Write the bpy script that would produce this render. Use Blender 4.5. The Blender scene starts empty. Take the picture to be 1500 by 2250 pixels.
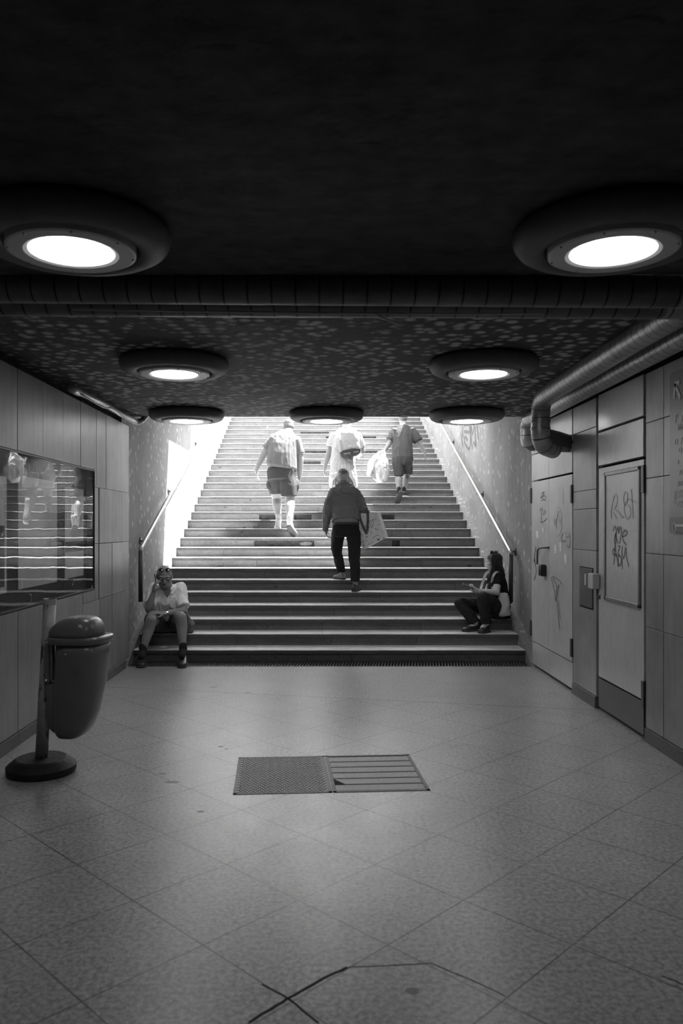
import bpy, bmesh, math, random
from mathutils import Vector, Matrix, noise
random.seed(7)
SC = bpy.context.scene
COL = SC.collection
V = Vector
PI = math.pi

# ------------------------------------------------------------------ camera
CAM_H = 1.55
FPX = 1700.0
VPX, VPY = 708.0, 1158.0
cd = bpy.data.cameras.new('camera')
cam = bpy.data.objects.new('camera', cd)
COL.objects.link(cam)
cam.location = (0, 0, CAM_H)
cam.rotation_euler = (PI / 2, 0, 0)
cd.sensor_fit = 'HORIZONTAL'
cd.sensor_width = 36
cd.lens = FPX / 1500 * 36
cd.shift_x = (750 - VPX) / 1500
cd.shift_y = -(1125 - VPY) / 1500
cd.clip_start = 0.05
cd.clip_end = 200
cd.dof.use_dof = True
cd.dof.focus_distance = 10.0
cd.dof.aperture_fstop = 4.5
SC.camera = cam

# ------------------------------------------------------------------ light
SKY = 4.2
SUN = 28.0
LAMP = 16.0
w = bpy.data.worlds.new('overcast_sky')
SC.world = w
w.use_nodes = True
nt = w.node_tree
bg = nt.nodes['Background']
geo = nt.nodes.new('ShaderNodeTexCoord')
sep = nt.nodes.new('ShaderNodeSeparateXYZ')
mr = nt.nodes.new('ShaderNodeMapRange')
mr.inputs[1].default_value = -0.05
mr.inputs[2].default_value = 0.5
mr.inputs[3].default_value = 1.25
mr.inputs[4].default_value = 0.85
nt.links.new(geo.outputs['Generated'], sep.inputs[0])
nt.links.new(sep.outputs[2], mr.inputs[0])
nt.links.new(mr.outputs[0], bg.inputs[0])
bg.inputs[1].default_value = SKY
sd = bpy.data.lights.new('sun', 'SUN')
sd.energy = SUN
sd.angle = 0.01
sun = bpy.data.objects.new('sun', sd)
COL.objects.link(sun)
SUN_DIR = V((-1, -0.55, -2.4)).normalized()
sun.location = (6, 16, 14)
sun.rotation_euler = SUN_DIR.to_track_quat('-Z', 'Y').to_euler()
vs = SC.view_settings
SC.display_settings.display_device = 'sRGB'
vs.view_transform = 'Standard'
vs.look = 'None'
vs.exposure = 0.6
vs.gamma = 1
vs.use_curve_mapping = False
SC.cycles.max_bounces = 10
SC.cycles.diffuse_bounces = 6
SC.cycles.glossy_bounces = 4
SC.cycles.sample_clamp_indirect = 6


def T(px, py, Y):
    """the point seen at photograph pixel (px, py), Y metres ahead of the camera"""
    return V(((px - VPX) * Y / FPX, Y, CAM_H + (VPY - py) * Y / FPX))


# ------------------------------------------------------------------ materials
def mat(name, base, rough=0.6, spec=0.4, metal=0.0, layers=(), bump=None, island=0.0, bump_s=0.3, rough_var=0.0,
        pale_spots=None, emit=None, chips=None):
    """layers: (scale, amp, (sx,sy,sz), detail) noise terms multiplying a grey base"""
    m = bpy.data.materials.new(name)
    m.use_nodes = True
    N, L = m.node_tree.nodes, m.node_tree.links
    p = N['Principled BSDF']
    p.inputs['Roughness'].default_value = rough
    p.inputs['Metallic'].default_value = metal
    p.inputs['Specular IOR Level'].default_value = spec
    p.inputs['Base Color'].default_value = (base, base, base, 1)
    if emit:
        p.inputs['Emission Color'].default_value = (1, 1, 1, 1)
        p.inputs['Emission Strength'].default_value = emit
    tc = N.new('ShaderNodeTexCoord')

    def nz(scale, st, det):
        mp = N.new('ShaderNodeMapping')
        mp.inputs['Scale'].default_value = st
        t = N.new('ShaderNodeTexNoise')
        t.inputs['Scale'].default_value = scale
        t.inputs['Detail'].default_value = det
        t.inputs['Roughness'].default_value = 0.6
        L.new(tc.outputs['Object'], mp.inputs[0])
        L.new(mp.outputs[0], t.inputs[0])
        return t.outputs[0]

    def mth(op, a, b):
        x = N.new('ShaderNodeMath')
        x.operation = op
        for i, q in enumerate((a, b)):
            if isinstance(q, (int, float)):
                x.inputs[i].default_value = q
            else:
                L.new(q, x.inputs[i])
        return x.outputs[0]

    cur = None
    for (s, a, st, det) in layers:
        f = mth('ADD', mth('MULTIPLY', mth('SUBTRACT', nz(s, st, det), 0.5), 3.0 * a), 1.0)
        cur = f if cur is None else mth('MULTIPLY', cur, f)
    if island:
        g = N.new('ShaderNodeNewGeometry')
        f = mth('ADD', mth('MULTIPLY', mth('SUBTRACT', g.outputs['Random Per Island'], 0.5), 2 * island), 1.0)
        cur = f if cur is None else mth('MULTIPLY', cur, f)
    hgt = None
    if pale_spots:  # scattered round pale spots in the base colour
        sc, amt, thr = pale_spots
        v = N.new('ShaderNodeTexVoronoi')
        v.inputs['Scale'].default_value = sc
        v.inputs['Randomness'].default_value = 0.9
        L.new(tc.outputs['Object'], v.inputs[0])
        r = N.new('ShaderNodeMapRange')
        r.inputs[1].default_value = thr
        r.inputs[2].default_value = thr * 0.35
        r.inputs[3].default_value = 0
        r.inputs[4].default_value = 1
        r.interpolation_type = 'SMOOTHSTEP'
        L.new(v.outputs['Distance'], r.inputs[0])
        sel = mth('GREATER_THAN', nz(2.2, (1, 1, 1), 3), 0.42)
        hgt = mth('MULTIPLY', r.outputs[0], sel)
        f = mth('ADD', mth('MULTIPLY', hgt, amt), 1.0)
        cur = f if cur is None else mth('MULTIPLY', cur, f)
    if chips:
        sc, st, thr, mul = chips
        r = N.new('ShaderNodeMapRange')
        r.inputs[1].default_value = thr
        r.inputs[2].default_value = thr + .03
        r.inputs[3].default_value = 1
        r.inputs[4].default_value = mul
        L.new(nz(sc, st, 6), r.inputs[0])
        cur = r.outputs[0] if cur is None else mth('MULTIPLY', cur, r.outputs[0])
    if cur is not None:
        c = mth('MAXIMUM', mth('MULTIPLY', cur, base), 0.003)
        L.new(c, p.inputs['Base Color'])
    if rough_var:
        f = mth('ADD', mth('MULTIPLY', mth('SUBTRACT', nz(5, (1, 1, 1), 4), 0.5), rough_var * 3), rough)
        L.new(mth('MINIMUM', mth('MAXIMUM', f, 0.16), 1.0), p.inputs['Roughness'])
    if bump:
        b = N.new('ShaderNodeBump')
        b.inputs['Strength'].default_value = bump_s
        b.inputs['Distance'].default_value = 0.02
        L.new(nz(bump[0], bump[1] if len(bump) > 1 else (1, 1, 1), 5), b.inputs['Height'])
        L.new(b.outputs[0], p.inputs['Normal'])
    return m


M = {}
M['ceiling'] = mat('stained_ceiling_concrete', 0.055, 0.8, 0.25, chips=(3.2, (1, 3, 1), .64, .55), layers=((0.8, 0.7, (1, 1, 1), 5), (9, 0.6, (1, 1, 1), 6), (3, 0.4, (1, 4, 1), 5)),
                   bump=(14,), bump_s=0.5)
M['ceiling_far'] = mat('pale_spotted_ceiling_concrete', 0.05, 0.8, 0.25, layers=((0.8, 0.4, (1, 1, 1), 4), (9, 0.35, (1, 1, 1), 6)),
                   bump=(14,), bump_s=0.5, pale_spots=(10.5, 6.5, 0.52))
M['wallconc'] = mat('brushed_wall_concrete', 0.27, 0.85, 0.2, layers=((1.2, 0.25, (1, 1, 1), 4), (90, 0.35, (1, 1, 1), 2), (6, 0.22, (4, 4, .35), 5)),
                    bump=(120,), bump_s=0.5, pale_spots=(7.0, 0.7, 0.32))
M['stone'] = mat('veined_stone_panel', 0.25, 0.36, 0.5, layers=((1.1, 0.35, (1, 1, 1), 5), (3.5, 0.22, (5, 5, .35), 6), (20, 0.1, (3, 3, .3), 4)),
                 island=0.16, bump=(3,), bump_s=0.06, rough_var=0.08)
M['stone_r'] = mat('scuffed_stone_panel', 0.27, 0.36, 0.5, layers=((1.6, 0.45, (1, 1, 1), 6), (6, 0.18, (3, 3, .5), 6), (60, 0.08, (1, 1, 1), 3)),
                   island=0.12, bump=(4,), bump_s=0.06, rough_var=0.08, chips=(1.6, (1, 1, 1), .66, 1.25))
M['skirt'] = mat('speckled_skirting', 0.12, 0.5, 0.4, layers=((60, 0.4, (1, 1, 1), 3), (2, .3, (1, 1, 1), 3)), island=.12)
M['black'] = mat('shadow_gap', 0.012, 0.8, 0.2)
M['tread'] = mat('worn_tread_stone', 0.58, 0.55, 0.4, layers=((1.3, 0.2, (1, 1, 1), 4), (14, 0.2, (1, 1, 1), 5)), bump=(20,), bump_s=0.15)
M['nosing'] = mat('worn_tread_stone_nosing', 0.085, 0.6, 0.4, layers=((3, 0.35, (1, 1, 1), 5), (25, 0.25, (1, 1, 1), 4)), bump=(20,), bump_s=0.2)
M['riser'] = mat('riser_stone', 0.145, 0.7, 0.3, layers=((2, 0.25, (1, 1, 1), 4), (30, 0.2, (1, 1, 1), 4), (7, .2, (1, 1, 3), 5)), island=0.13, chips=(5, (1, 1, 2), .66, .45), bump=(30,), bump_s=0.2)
M['core'] = mat('broken_bedding_mortar', 0.06, 0.95, 0.1, layers=((12, 0.6, (1, 1, 1), 6),), bump=(25,), bump_s=1.0)
M['bright'] = mat('pale_rendered_wall', 0.4, 0.85, 0.2, layers=((1.5, 0.12, (1, 1, 1), 4), (60, 0.08, (1, 1, 1), 3)), bump=(60,), bump_s=0.25)
M['street'] = mat('street_paving', 0.4, 0.9, 0.2, layers=((4, .2, (1, 1, 1), 4),))
M['ring'] = mat('cast_lamp_ring', 0.105, 0.6, 0.35, layers=((4, 0.3, (1, 1, 1), 5), (30, 0.15, (1, 1, 1), 3)), bump=(10,), bump_s=0.1)
M['plate'] = mat('enamelled_lamp_plate', 0.6, 0.45, 0.4, layers=((5, 0.12, (1, 1, 1), 4),))
M['lens'] = mat('glowing_lamp_lens', 0.8, 0.4, 0.3, emit=LAMP)
M['metal_door'] = mat('painted_steel_door', 0.50, 0.26, 0.5, layers=((1.4, 0.22, (1, 1, 1), 6), (9, 0.12, (3, 3, 1), 6)), chips=(2.2, (1, 1, 1), .69, .7), bump=(1.6,), bump_s=0.10)
M['metal_dark'] = mat('dark_steel_plate', 0.085, 0.4, 0.5, layers=((4, 0.25, (1, 1, 1), 5),))
M['steel'] = mat('weathered_steel', 0.22, 0.4, 0.5, 0.6, layers=((12, 0.25, (1, 1, 1), 4),))
M['rail'] = mat('stainless_handrail', 0.45, 0.32, 0.5, 0.85, layers=((8, 0.12, (1, 1, 1), 4),))
M['rail_dark'] = mat('handrail_grip', 0.05, 0.4, 0.5)
M['binplastic'] = mat('scuffed_bin_plastic', 0.14, 0.3, 0.5, layers=((6, 0.2, (1, 1, 1), 5),), chips=(6, (1, 1, 1), .7, .4))
M['postpaint'] = mat('chipped_post_paint', 0.42, 0.5, 0.4, layers=((5, 0.55, (1, 1, .4), 6), (25, .35, (1, 1, .4), 4)), bump=(20,), bump_s=.2, chips=(13, (1, 1, .35), .53, .12))
M['rubber'] = mat('black_rubber', 0.018, 0.6, 0.35, layers=((18, 0.5, (1, 1, 1), 5),), bump=(30,), bump_s=.3)
M['cast'] = mat('cast_iron_frame', 0.09, 0.5, 0.5, 0.3, layers=((20, 0.4, (1, 1, 1), 4),))
M['terrazzo_in'] = mat('terrazzo_infill', 0.34, 0.5, 0.4, layers=((60, 0.3, (1, 1, 1), 4), (3, 0.15, (1, 1, 1), 3)))
M['paint_line'] = mat('marker_ink', 0.17, 0.6, 0.3)
M['paint_faint'] = mat('faded_marker_ink', 0.36, 0.6, 0.3)
M['spray'] = mat('spray_paint', 0.12, 0.7, 0.3)
M['white'] = mat('white_paper', 0.7, 0.7, 0.3)
M['ltgrey'] = mat('pale_grey_paint', 0.45, 0.5, 0.4)
M['signpanel'] = mat('sign_enamel', 0.17, 0.35, 0.5, layers=((1.5, .15, (1, 1, 1), 3),))
M['signwhite'] = mat('sign_lettering', 0.48, 0.5, 0.4)
M['poster'] = mat('faded_poster', 0.5, 0.7, 0.3, layers=((2, 0.3, (1, 1, 1), 5), (9, 0.12, (1, 1, 1), 6)))
M['poster2'] = mat('worn_poster', 0.5, 0.7, 0.3, layers=((3, 0.3, (1, 1, 1), 6), (7, 0.2, (4, 4, .4), 5)))
M['poster_dk'] = mat('dark_poster_photo', 0.06, 0.6, 0.3, layers=((5, 0.9, (1, 1, 1), 7),))
M['cab_in'] = mat('cabinet_backing', 0.025, 0.7, 0.3, layers=((3, .3, (1, 1, 1), 4),))
M['cab_frame'] = mat('cabinet_frame', 0.05, 0.4, 0.5, 0.3)
M['rope'] = mat('tree_bark', 0.1, 0.9)
# people
M['skin'] = mat('skin', 0.24, 0.5, 0.35, layers=((9, 0.1, (1, 1, 1), 4),))
M['skin_tan'] = mat('tanned_skin', 0.27, 0.45, 0.4, layers=((12, 0.12, (1, 1, 1), 4),))
M['skin_fair'] = mat('fair_skin', 0.58, 0.5, 0.35, layers=((9, 0.06, (1, 1, 1), 4),))
M['skin_pale'] = mat('pale_skin', 0.3, 0.5, 0.35, layers=((9, 0.06, (1, 1, 1), 4),))


def cloth(name, v, amp=0.06):
    return mat(name, v, 0.85, 0.15, layers=((5, amp, (1, 1, 1), 5), (120, 0.05, (1, 1, 1), 2)), bump=(18, (1, 1, .6)), bump_s=0.35)


M['grey_tee'] = cloth('grey_cotton', 0.17)
M['shorts_grey'] = cloth('grey_cargo_cotton', 0.065)
M['white_tee'] = cloth('white_cotton', 0.4)
M['cream'] = cloth('cream_cotton', 0.4)
M['dark_tee'] = cloth('dark_sport_cloth', 0.065)
M['dark_shorts'] = cloth('dark_short_cloth', 0.0555)
M['olive'] = cloth('heavy_shirt_cloth', 0.2, 0.12)
M['jeans'] = cloth('black_denim', 0.022, 0.3)
M['polo'] = cloth('pale_polo_cotton', 0.88)
M['brownshorts'] = cloth('dark_cotton_shorts', 0.06, 0.15)
M['blacktee'] = cloth('black_cotton', 0.018)
M['blackpants'] = cloth('black_stretch_cloth', 0.03, 0.25)
M['canvas'] = cloth('pale_canvas', 0.6, 0.1)
M['sock'] = cloth('dark_sock_knit', 0.03)
M['whitesock'] = cloth('white_sock_knit', 0.42)
M['hair_grey'] = mat('grey_hair', 0.75, 0.6, 0.3, layers=((30, 0.5, (3, 3, .4), 5),), bump=(60, (3, 3, .3)), bump_s=0.8)
M['hair_short'] = mat('short_fair_hair', 0.22, 0.7, 0.3, layers=((60, 0.45, (1, 1, 1), 5),), bump=(90,), bump_s=0.8)
M['hair_dark'] = mat('dark_brown_hair', 0.03, 0.4, 0.5, layers=((20, 0.7, (4, 4, .3), 5),), bump=(45, (4, 4, .25)), bump_s=1.0)
M['cap'] = cloth('faded_cap_cotton', 0.7, 0.25)
M['shoe_dark'] = mat('dark_leather', 0.03, 0.45, 0.45, layers=((8, 0.4, (1, 1, 1), 4),))
M['shoe_grey'] = mat('grey_suede', 0.24, 0.8, 0.2, layers=((14, 0.3, (1, 1, 1), 4),))
M['shoe_white'] = mat('white_trainer_leather', 0.42, 0.5, 0.4, layers=((14, 0.06, (1, 1, 1), 4),))
M['sole_dark'] = mat('dark_sole_rubber', 0.06, 0.8, 0.2)
M['sole_white'] = mat('white_sole_rubber', 0.6, 0.6, 0.3)
M['device'] = mat('phone_casing', 0.02, 0.15, 0.5)
M['chrome'] = mat('bright_metal', 0.75, 0.18, 0.5, 1.0)
M['glasses'] = mat('black_spectacle_frame', 0.012, 0.3, 0.5)
M['darklens'] = mat('dark_sunglass_lens', 0.01, 0.06, 0.6)
M['plasticbag'] = mat('white_thin_plastic', 0.5, 0.35, 0.5, layers=((6, 0.06, (1, 1, 1), 4),), bump=(10,), bump_s=0.5)
M['bagprint'] = mat('grey_bag_print', 0.3, 0.5, 0.4)
M['packwhite'] = cloth('white_nylon', 0.36, 0.04)
M['packgrey'] = cloth('grey_nylon', 0.3, 0.1)
M['packdark'] = cloth('dark_nylon', 0.05, 0.2)
M['tote'] = mat('printed_tote_plastic', 0.72, 0.5, 0.35, layers=((4, 0.12, (1, 1, 1), 4),), bump=(8,), bump_s=0.25)
M['strap'] = cloth('grey_webbing', 0.11)
M['insul'] = mat('insulation_foil', 0.30, 0.38, 0.5, 0.35, layers=((7, 0.35, (1, 1, 1), 5), (2, .3, (1, 1, 1), 3)), bump=(12,), bump_s=0.25)


def add_attr_lines(m, period, width, tilt, dark):
    """dark wrap seams every `period` metres, following the tube's own length attribute"""
    N, L = m.node_tree.nodes, m.node_tree.links
    p = N['Principled BSDF']
    src = p.inputs['Base Color'].links[0].from_socket
    a = N.new('ShaderNodeAttribute')
    a.attribute_name = 'along'

    def mth(op, x, y):
        n = N.new('ShaderNodeMath')
        n.operation = op
        for i, q in enumerate((x, y)):
            if isinstance(q, (int, float)):
                n.inputs[i].default_value = q
            else:
                L.new(q, n.inputs[i])
        return n.outputs[0]
    fr = mth('FRACT', mth('DIVIDE', a.outputs['Fac'], period), 0)
    on = mth('LESS_THAN', fr, width / period)
    k = mth('SUBTRACT', 1.0, mth('MULTIPLY', on, 1 - dark))
    L.new(mth('MULTIPLY', src, k), p.inputs['Base Color'])


M['insul_dark'] = mat('dark_insulation_foil', 0.13, 0.45, 0.5, 0.3, layers=((7, 0.35, (1, 1, 1), 5), (2, .3, (1, 1, 1), 3)), bump=(12,), bump_s=0.25)  # darker foil colour for the crossing run of the pipes
add_attr_lines(M['insul'], 0.088, 0.008, 0, 0.12)
add_attr_lines(M['insul_dark'], 0.12, 0.01, 0, 0.12)

# terrazzo floor with thin diagonal joints
fm = mat('polished_terrazzo', 0.31, 0.3, 0.5, layers=((48, 0.8, (1, 1, 1), 3), (130, 0.35, (1, 1, 1), 2), (0.9, 0.2, (1, 1, 1), 4), (4, .1, (1, 1, 1), 4)),
         rough_var=0.04, bump=(60,), bump_s=0.05)
M['floor'] = fm
N, L = fm.node_tree.nodes, fm.node_tree.links
p = N['Principled BSDF']
src = p.inputs['Base Color'].links[0].from_socket


def fmth(op, *q):
    n = N.new('ShaderNodeMath')
    n.operation = op
    for i, s in enumerate(q):
        if isinstance(s, (int, float)):
            n.inputs[i].default_value = s
        else:
            L.new(s, n.inputs[i])
    return n.outputs[0]


tc = N.new('ShaderNodeTexCoord')
sx = N.new('ShaderNodeSeparateXYZ')
L.new(tc.outputs['Object'], sx.inputs[0])
S = 0.4845
pp = fmth('MULTIPLY', fmth('ADD', sx.outputs[0], sx.outputs[1]), 0.70711)
qq = fmth('MULTIPLY', fmth('SUBTRACT', sx.outputs[1], sx.outputs[0]), 0.70711)


def line(c, off):
    f = fmth('FRACT', fmth('DIVIDE', fmth('ADD', c, 50 * S - off), S))
    d = fmth('ABSOLUTE', fmth('SUBTRACT', f, 0.5))
    return fmth('GREATER_THAN', d, 0.5 - 0.003 / S)


grid = fmth('MAXIMUM', line(pp, 2.2), line(qq, 1.857))
# the field of diagonal tiles stops at a cross joint
yj = fmth('SUBTRACT', fmth('SUBTRACT', sx.outputs[1], 7.05), fmth('MULTIPLY', sx.outputs[0], -0.218))
cross = fmth('LESS_THAN', fmth('ABSOLUTE', yj), 0.006)
grid = fmth('MULTIPLY', grid, fmth('LESS_THAN', yj, 0.0))
tn = N.new('ShaderNodeTexNoise')
tn.inputs['Scale'].default_value = 1.7
L.new(tc.outputs['Object'], tn.inputs[0])
strength = fmth('MULTIPLY', fmth('MULTIPLY', tn.outputs[0], 1.6), 1.0)
k = fmth('SUBTRACT', 1.0, fmth('MINIMUM', fmth('MULTIPLY', fmth('MAXIMUM', grid, cross), strength), 0.85))
# stains
t2 = N.new('ShaderNodeTexNoise')
t2.inputs['Scale'].default_value = 2.6
t2.inputs['Detail'].default_value = 5
L.new(tc.outputs['Object'], t2.inputs[0])
st = N.new('ShaderNodeMapRange')
st.inputs[1].default_value = 0.66
st.inputs[2].default_value = 0.74
st.inputs[3].default_value = 1
st.inputs[4].default_value = 0.72
L.new(t2.outputs[0], st.inputs[0])
L.new(fmth('MULTIPLY', fmth('MULTIPLY', src, k), st.outputs[0]), p.inputs['Base Color'])

# window glass: clear, mirror-like at a glancing angle
gm = bpy.data.materials.new('display_glass')
gm.use_nodes = True
N, L = gm.node_tree.nodes, gm.node_tree.links
N.remove(N['Principled BSDF'])
out = N['Material Output']
tr = N.new('ShaderNodeBsdfTransparent')
gl = N.new('ShaderNodeBsdfGlossy')
gl.inputs['Roughness'].default_value = 0.015
fr = N.new('ShaderNodeFresnel')
fr.inputs[0].default_value = 1.95
mx = N.new('ShaderNodeMixShader')
gb = N.new('ShaderNodeNewGeometry')
front = N.new('ShaderNodeMath')
front.operation = 'SUBTRACT'
front.inputs[0].default_value = 1
L.new(gb.outputs['Backfacing'], front.inputs[1])
fm_ = N.new('ShaderNodeMath')
fm_.operation = 'MULTIPLY'
L.new(fr.outputs[0], fm_.inputs[0])
L.new(front.outputs[0], fm_.inputs[1])
L.new(fm_.outputs[0], mx.inputs[0])
L.new(tr.outputs[0], mx.inputs[1])
L.new(gl.outputs[0], mx.inputs[2])
L.new(mx.outputs[0], out.inputs[0])
tc = N.new('ShaderNodeTexCoord')
tn = N.new('ShaderNodeTexNoise')
tn.inputs['Scale'].default_value = 2.2
bm_ = N.new('ShaderNodeBump')
bm_.inputs['Strength'].default_value = 0.06
bm_.inputs['Distance'].default_value = 0.02
L.new(tc.outputs['Object'], tn.inputs[0])
L.new(tn.outputs[0], bm_.inputs['Height'])
L.new(bm_.outputs[0], gl.inputs['Normal'])
M['glass'] = gm


# ------------------------------------------------------------------ mesh helpers
def finish(name, bm, m, parent=None, smooth=False, bevel=0.0, loc=None):
    me = bpy.data.meshes.new(name)
    bmesh.ops.recalc_face_normals(bm, faces=bm.faces)
    bm.to_mesh(me)
    bm.free()
    me.materials.append(m)
    if smooth:
        me.shade_smooth()
    o = bpy.data.objects.new(name, me)
    COL.objects.link(o)
    if parent:
        o.parent = parent
    if loc:
        o.location = loc
    if bevel:
        b = o.modifiers.new('bevel', 'BEVEL')
        b.width = bevel
        b.segments = 2
        b.limit_method = 'ANGLE'
    return o


def tag(o, label, cat, group=None):
    o['label'] = label
    o['category'] = cat
    if group:
        o['group'] = group
    return o


def struct(o, label=None):
    o['kind'] = 'structure'
    if label:
        o['label'] = label
    return o


def empty(name, loc=(0, 0, 0)):
    o = bpy.data.objects.new(name, None)
    o.empty_display_size = 0.1
    o.location = loc
    COL.objects.link(o)
    return o


def box(bm, a, b, M4=None):
    vs_ = []
    for z in (a[2], b[2]):
        for (x, y) in ((a[0], a[1]), (b[0], a[1]), (b[0], b[1]), (a[0], b[1])):
            v = V((x, y, z))
            vs_.append(bm.verts.new(M4 @ v if M4 else v))
    for f in ((0, 3, 2, 1), (4, 5, 6, 7), (0, 1, 5, 4), (1, 2, 6, 5), (2, 3, 7, 6), (3, 0, 4, 7)):
        bm.faces.new([vs_[i] for i in f])


def prism(bm, pts, thick):
    """closed slab from a polygon of points and a thickness vector"""
    a = [bm.verts.new(p_) for p_ in pts]
    b = [bm.verts.new(V(p_) + thick) for p_ in pts]
    bm.faces.new(a[::-1])
    bm.faces.new(b)
    n = len(pts)
    for i in range(n):
        bm.faces.new((a[i], a[(i + 1) % n], b[(i + 1) % n], b[i]))


def rings(bm, rs, cap=True):
    """skin a list of vertex-position rings"""
    vr = [[bm.verts.new(p_) for p_ in r] for r in rs]
    n = len(rs[0])
    for a, b in zip(vr, vr[1:]):
        for i in range(n):
            bm.faces.new((a[i], a[(i + 1) % n], b[(i + 1) % n], b[i]))
    if cap:
        bm.faces.new(vr[0][::-1])
        bm.faces.new(vr[-1])
    return vr


def frame(d):
    d = d.normalized()
    u = d.cross(V((0, 0, 1)))
    if u.length < 1e-3:
        u = V((1, 0, 0))
    u.normalize()
    return u, d.cross(u).normalized()


def tube(bm, pts, r, n=12, cap=True, attr=False):
    """round tube along a polyline with mitred turns"""
    pts = [V(p_) for p_ in pts]
    rr = r if isinstance(r, (list, tuple)) else [r] * len(pts)
    lay = (bm.verts.layers.float.get('along') or bm.verts.layers.float.new('along')) if attr else None
    u = None
    rs = []
    for i, p_ in enumerate(pts):
        if i == 0:
            d = pts[1] - pts[0]
        elif i == len(pts) - 1:
            d = pts[-1] - pts[-2]
        else:
            d = (pts[i] - pts[i - 1]).normalized() + (pts[i + 1] - pts[i]).normalized()
        d.normalize()
        if u is None:
            u, v = frame(d)
        else:
            u = (u - d * u.dot(d)).normalized()
            v = d.cross(u)
        rs.append([p_ + (u * math.cos(2 * PI * j / n) + v * math.sin(2 * PI * j / n)) * rr[i] for j in range(n)])
    vr = rings(bm, rs, cap)
    if attr:
        s = 0
        for i, ring in enumerate(vr):
            if i:
                s += (pts[i] - pts[i - 1]).length
            for v_ in ring:
                v_[lay] = s


def arc_pts(pts, rad, seg=6):
    """round the corners of a polyline"""
    pts = [V(p_) for p_ in pts]
    out_ = [pts[0]]
    for a, b, c in zip(pts, pts[1:], pts[2:]):
        d1, d2 = (a - b), (c - b)
        r = min(rad, d1.length * .49, d2.length * .49)
        p0, p1 = b + d1.normalized() * r, b + d2.normalized() * r
        for i in range(seg + 1):
            t = i / seg
            out_.append(p0 * (1 - t) ** 2 + b * 2 * t * (1 - t) + p1 * t * t)
    out_.append(pts[-1])
    return out_


def dense(pts, step):
    out_ = [V(pts[0])]
    for a, b in zip(pts, pts[1:]):
        a, b = V(a), V(b)
        n = max(1, int((b - a).length / step))
        out_ += [a.lerp(b, (i + 1) / n) for i in range(n)]
    return out_


def lathe(bm, prof, c=(0, 0, 0), n=48, close=False):
    c = V(c)
    rs = [[c + V((r * math.cos(2 * PI * j / n), r * math.sin(2 * PI * j / n), z)) for j in range(n)] for (r, z) in prof]
    rings(bm, rs, cap=not close)


def ribbon(bm, pts, nrm, wd, th=0.0008):
    """a flat stroke of paint lying on a surface with normal nrm"""
    pts = [V(p_) for p_ in pts]
    nrm = V(nrm)
    rs = []
    for i, p_ in enumerate(pts):
        d = (pts[min(i + 1, len(pts) - 1)] - pts[max(i - 1, 0)]).normalized()
        s = d.cross(nrm).normalized() * wd / 2
        rs.append([p_ - s, p_ + s, p_ + s + nrm * th, p_ - s + nrm * th])
    rings(bm, rs)


def smooth_line(pts, seg=5):
    """Catmull-Rom through 2D or 3D points"""
    P = [V(q) for q in pts]
    if len(P) < 3:
        return P
    P = [P[0] * 2 - P[1]] + P + [P[-1] * 2 - P[-2]]
    o = []
    for a, b, c, d in zip(P, P[1:], P[2:], P[3:]):
        for i in range(seg):
            t = i / seg
            o.append(0.5 * ((2 * b) + (c - a) * t + (2 * a - 5 * b + 4 * c - d) * t * t + (3 * b - a - 3 * c + d) * t ** 3))
    o.append(P[-2])
    return o


def text_mesh(name, s, size, mtx, m, parent, thick=0.001):
    cu = bpy.data.curves.new(name, 'FONT')
    cu.body = s
    cu.size = size
    cu.extrude = thick
    t = bpy.data.objects.new(name, cu)
    me = bpy.data.meshes.new_from_object(t)
    bpy.data.objects.remove(t)
    me.transform(mtx)
    me.materials.clear()
    me.materials.append(m)
    o = bpy.data.objects.new(name, me)
    COL.objects.link(o)
    o.parent = parent
    return o

# ------------------------------------------------------------------ the setting
XL, XR = -2.165, 2.34          # faces of the underpass walls
SXL, SXR = -2.17, 2.33         # ends of the steps
WL, WR = -2.25, 2.43           # stairwell walls
CZ = 2.80                      # ceiling
END = 8.78                     # where the ceiling slab ends
BACK = -7.5
RISE, GO, Y0, NST = 0.1387, 0.3286, 8.88, 30


def yk(k):
    return Y0 + (k - 1) * GO


bm = bmesh.new()
box(bm, (-2.5, BACK, -0.2), (2.7, 8.60, 0))
box(bm, (-2.5, 8.60, -0.2), (2.7, 8.95, -0.07))
struct(finish('floor', bm, M['floor']))

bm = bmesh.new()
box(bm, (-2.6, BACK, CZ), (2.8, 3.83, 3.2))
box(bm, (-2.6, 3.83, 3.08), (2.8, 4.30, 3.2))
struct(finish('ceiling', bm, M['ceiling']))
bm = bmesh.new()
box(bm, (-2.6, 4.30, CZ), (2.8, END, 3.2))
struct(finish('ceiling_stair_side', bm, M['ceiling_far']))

bm = bmesh.new()        # unseen road deck above the slab, edge shaped for the stair shadow
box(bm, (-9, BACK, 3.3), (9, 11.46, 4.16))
box(bm, (-9, 11.46, 3.5), (-1.97, 13.33, 4.16))  # unseen block added to shade the upper left stairwell wall
struct(finish('road_slab_and_shade_block', bm, M['wallconc']))

bm = bmesh.new()        # street at the head of the stairs
box(bm, (-9, yk(NST) + .34, 3.9), (9, 50, NST * RISE))
box(bm, (-9, 13.33, 3.9), (-2.6, yk(NST) + .34, NST * RISE))
struct(finish('street_ground', bm, M['street']))

ribm = bmesh.new()
P0, P1 = T(232, 876, 1.25 * FPX / 282), T(1192, 841, 1.25 * FPX / 317)
P0.z = P1.z = CZ - .0005
ribbon(ribm, [P0, P0.lerp(P1, .5), P1], (0, 0, -1), .018)
struct(finish('trim_1', ribm, M['black']))

# back end of the underpass
bm = bmesh.new()
box(bm, (-2.6, BACK - .2, -.2), (2.8, BACK, 3.2))
struct(finish('wall_back', bm, M['stone']))

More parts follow.
